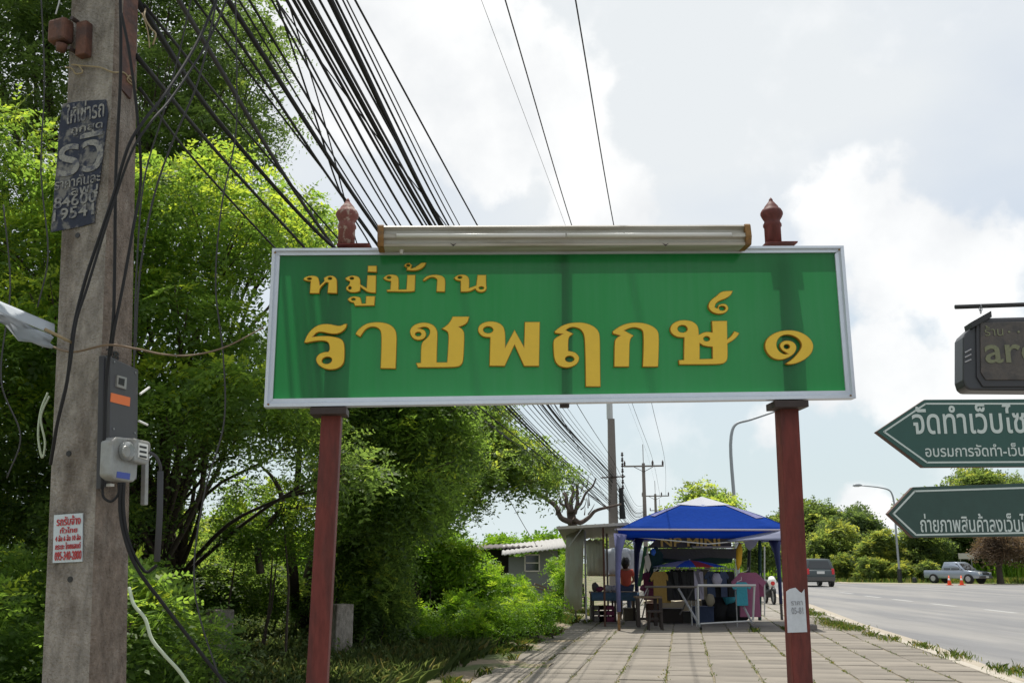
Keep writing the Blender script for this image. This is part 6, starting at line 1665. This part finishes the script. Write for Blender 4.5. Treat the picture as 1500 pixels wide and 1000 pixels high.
bush('bush', 'shaded shrub behind the stub post', [(200, 790), (300, 780), (400, 840), (460, 860), (460, 890), (330, 885), (200, 900)], 34, 16.2, 20, .4, .75, 8000, .09, LEAF_FAR, .32, .05, .3)
bush('bush', 'green growth behind the plastic curtain by the shack', [(820, 806), (832, 802), (836, 850), (832, 890), (820, 880)], 6, 33, 38, .5, .8, 900, .12, LEAF_BRIGHT, .4, .15, .3)
bush('bush', 'low weeds at the foot of the bright bush by the paving', [(560, 900), (660, 880), (760, 875), (822, 882), (815, 903), (740, 925), (680, 975), (600, 985), (540, 960)], 60, 18, 25.5, .14, .34, 9000, .075, LEAF_BRIGHT, .34, .0, .4)

# pruned bare tree behind the lean-to
bt = thing('pruned_tree', 'pruned leafless tree with dark stubby branches behind the lean to', 'tree', at(843, 860, 32))
mb = MB()
def br(q, r0, r1, D=32):
    p = catmull([at(x, y, D + .1 * i) for i, (x, y) in enumerate(q)], 4); n = len(p); mb.tube(p, [r0 + (r1 - r0) * i / (n - 1) for i in range(n)], 7)
br([(843, 870), (842, 800), (838, 765), (836, 748)], 0.161, 0.144)
br([(838, 765), (822, 758), (815, 742), (800, 730), (786, 722), (770, 705), (750, 690), (720, 670)], 0.099, 0.024)
br([(840, 760), (850, 765), (862, 758), (872, 748), (893, 742), (910, 738)], 0.093, 0.030)
br([(836, 750), (830, 738), (829, 726), (825, 722)], 0.087, 0.048); br([(838, 750), (836, 735), (840, 722), (838, 712)], 0.074, 0.054)
br([(842, 752), (846, 735), (845, 722), (845, 708)], 0.068, 0.042); br([(845, 745), (852, 735), (858, 722), (868, 712), (873, 700)], 0.050, 0.024)
br([(828, 742), (820, 735), (821, 730)], 0.050, 0.030); br([(800, 730), (802, 715), (800, 712)], 0.050, 0.030)
for q in range(26):
    x0 = random.uniform(812, 868); y0 = random.uniform(712, 755); a_ = random.uniform(-1, 1)
    br([(x0, y0), (x0 + a_ * 7, y0 - random.uniform(4, 9)), (x0 + a_ * 12, y0 - random.uniform(10, 20))], .022, .008)
mb.build('trunk', M['palebark'], bt, smooth=True)

# tree behind tent
def far_tree(name, label, px, ytop, ybot, hw, D, n, cnt, leaf, m, shift=0, young=.2, group=None, barkm=None, tr=.18, ly=None, slen=None, fl=.7):
    H = F / D; pts = []
    for k in range(20):
        a = 2 * math.pi * k / 20; pts.append((px + hw * math.cos(a) * (1 + .2 * math.sin(3 * a + px) + .12 * math.sin(5 * a + 2 * px)), (ytop + ybot) / 2 - (ybot - ytop) / 2 * math.sin(a) * (1 + .14 * math.cos(2 * a + px) + .12 * math.sin(5 * a + px))))
    r = hw / H * .33; n = int(n * 1.7); cnt = int(cnt * 1.3); leaf *= 1.12
    lo = lobes_in(pts, n, D - hw / H * .8, D + hw / H * .8, r * .7, r * 1.15, fl)
    c = at(px, ybot, D); t = limb_tree(name, label, 'tree', (c.x, D, -.1), (c.x + .1, D, max(c.z, 1.2)), lo, tr, group, barkm, limb_r=tr * .45)
    V, T = sprays(lo, cnt, slen or leaf * 3.5, 4, leaf, .6, rnd_shift=shift, young=young); npmesh('crown', V, 4, m, t, T); return t


far_tree('leafy_tree', 'light green open tree top right behind the canopy cap', 1032, 708, 790, 46, 42, 16, 1500, .16, LEAF_FAR, .15, .3, tr=.12)
far_tree('leafy_tree', 'small tree top left of the canopy cap', 985, 730, 790, 26, 46, 9, 600, .16, LEAF_FAR, .1, .3, tr=.1)
far_tree('leafy_tree', 'dark tall tree nearest the right red post beyond the road', 1196, 736, 838, 42, 108, 20, 2600, .34, LEAF_DIST, -.05, .05)
far_tree('leafy_tree', 'darkest round topped tree in the row across the road', 1250, 738, 838, 42, 118, 22, 2800, .34, LEAF_DIST, -.12, .03)
far_tree('leafy_tree', 'brighter low tree in front of the dark round one', 1222, 768, 842, 42, 98, 18, 2400, .28, LEAF_DIST, .12, .15)
far_tree('leafy_tree', 'yellow green tree just left of the far street lamp', 1292, 778, 846, 34, 92, 16, 2000, .26, LEAF_DIST, .22, .35)
far_tree('leafy_tree', 'olive tree right of the far street lamp', 1345, 768, 846, 36, 92, 18, 2200, .26, LEAF_DIST, .05, .15)
far_tree('broad_tree', 'large broad tree crown rising between the two arrow boards', 1432, 686, 832, 88, 100, 40, 6500, .34, LEAF_DIST, .05, .1, tr=.3)
far_tree('leafy_tree', 'low dark tree behind the right red post', 1150, 752, 838, 34, 112, 14, 1700, .34, LEAF_DIST, .0, .1)
far_tree('leafy_tree', 'distant tree seen under the right side of the tent', 1112, 785, 842, 32, 90, 12, 1500, .28, LEAF_DIST, .12, .15)
far_tree('leafy_tree', 'distant round tree far right beyond the picture edge', 1560, 740, 845, 60, 105, 18, 2200, .34, LEAF_DIST, -.05, .1)
far_tree('dry_tree', 'brown dry tree with leaning trunk right of the pickup', 1462, 772, 818, 34, 80, 14, 1500, .20, LEAF_DRY, 0, .1, barkm=M['bark'], tr=.26)
far_tree('dry_tree', 'second brownish dry tree at the right picture edge', 1502, 775, 822, 30, 82, 12, 1200, .20, LEAF_DRY, 0, .1, tr=.2)
far_tree('leafy_tree', 'dark dense tree behind the pickup', 1395, 780, 836, 36, 104, 14, 1700, .30, LEAF_DIST, -.15, .03)
for i, (x, w_, D) in enumerate(((560, 60, 80), (650, 50, 90), (730, 45, 95), (800, 40, 88), (470, 60, 70), (380, 60, 75), (900, 60, 120), (1000, 60, 140), (-60, 90, 60), (120, 90, 62), (260, 80, 66))):
    far_tree('hedge_tree', ['low distant tree on the horizon left of the shack', 'low distant tree behind the shack roof', 'tiny distant tree above the shack roof', 'distant tree beside the plastic curtain', 'distant tree behind the left sign post', 'distant tree left of the left sign post', 'far tree behind the lean to roof', 'far tree behind the blue tent', 'distant tree beyond the left picture edge', 'distant tree behind the foot of the pole', 'distant tree right of the foot of the pole'][i], x, 786 if i < 8 else 740, 822, w_, D, 10, 900, .3, LEAF_BRIGHT if i < 6 else LEAF_DIST, .05, .1)
for i, (x, y, w_, D) in enumerate(((1235, 828, 30, 90), (1275, 832, 26, 88), (1320, 832, 22, 88), (1360, 836, 20, 87), (1190, 830, 20, 92))):
    bush('bush', ['roadside bush below the bright low tree', 'roadside bush left of the far street lamp', 'roadside bush at the foot of the far street lamp', 'roadside bush left of the pickup', 'roadside bush behind the estate car'][i], [(x - w_, y + 18), (x - w_ * .7, y - 8), (x, y - 16), (x + w_ * .7, y - 8), (x + w_, y + 18)], 16, D - 1, D + 3, .3, .65, 1200, .22, LEAF_DIST, .5, .15, .3)
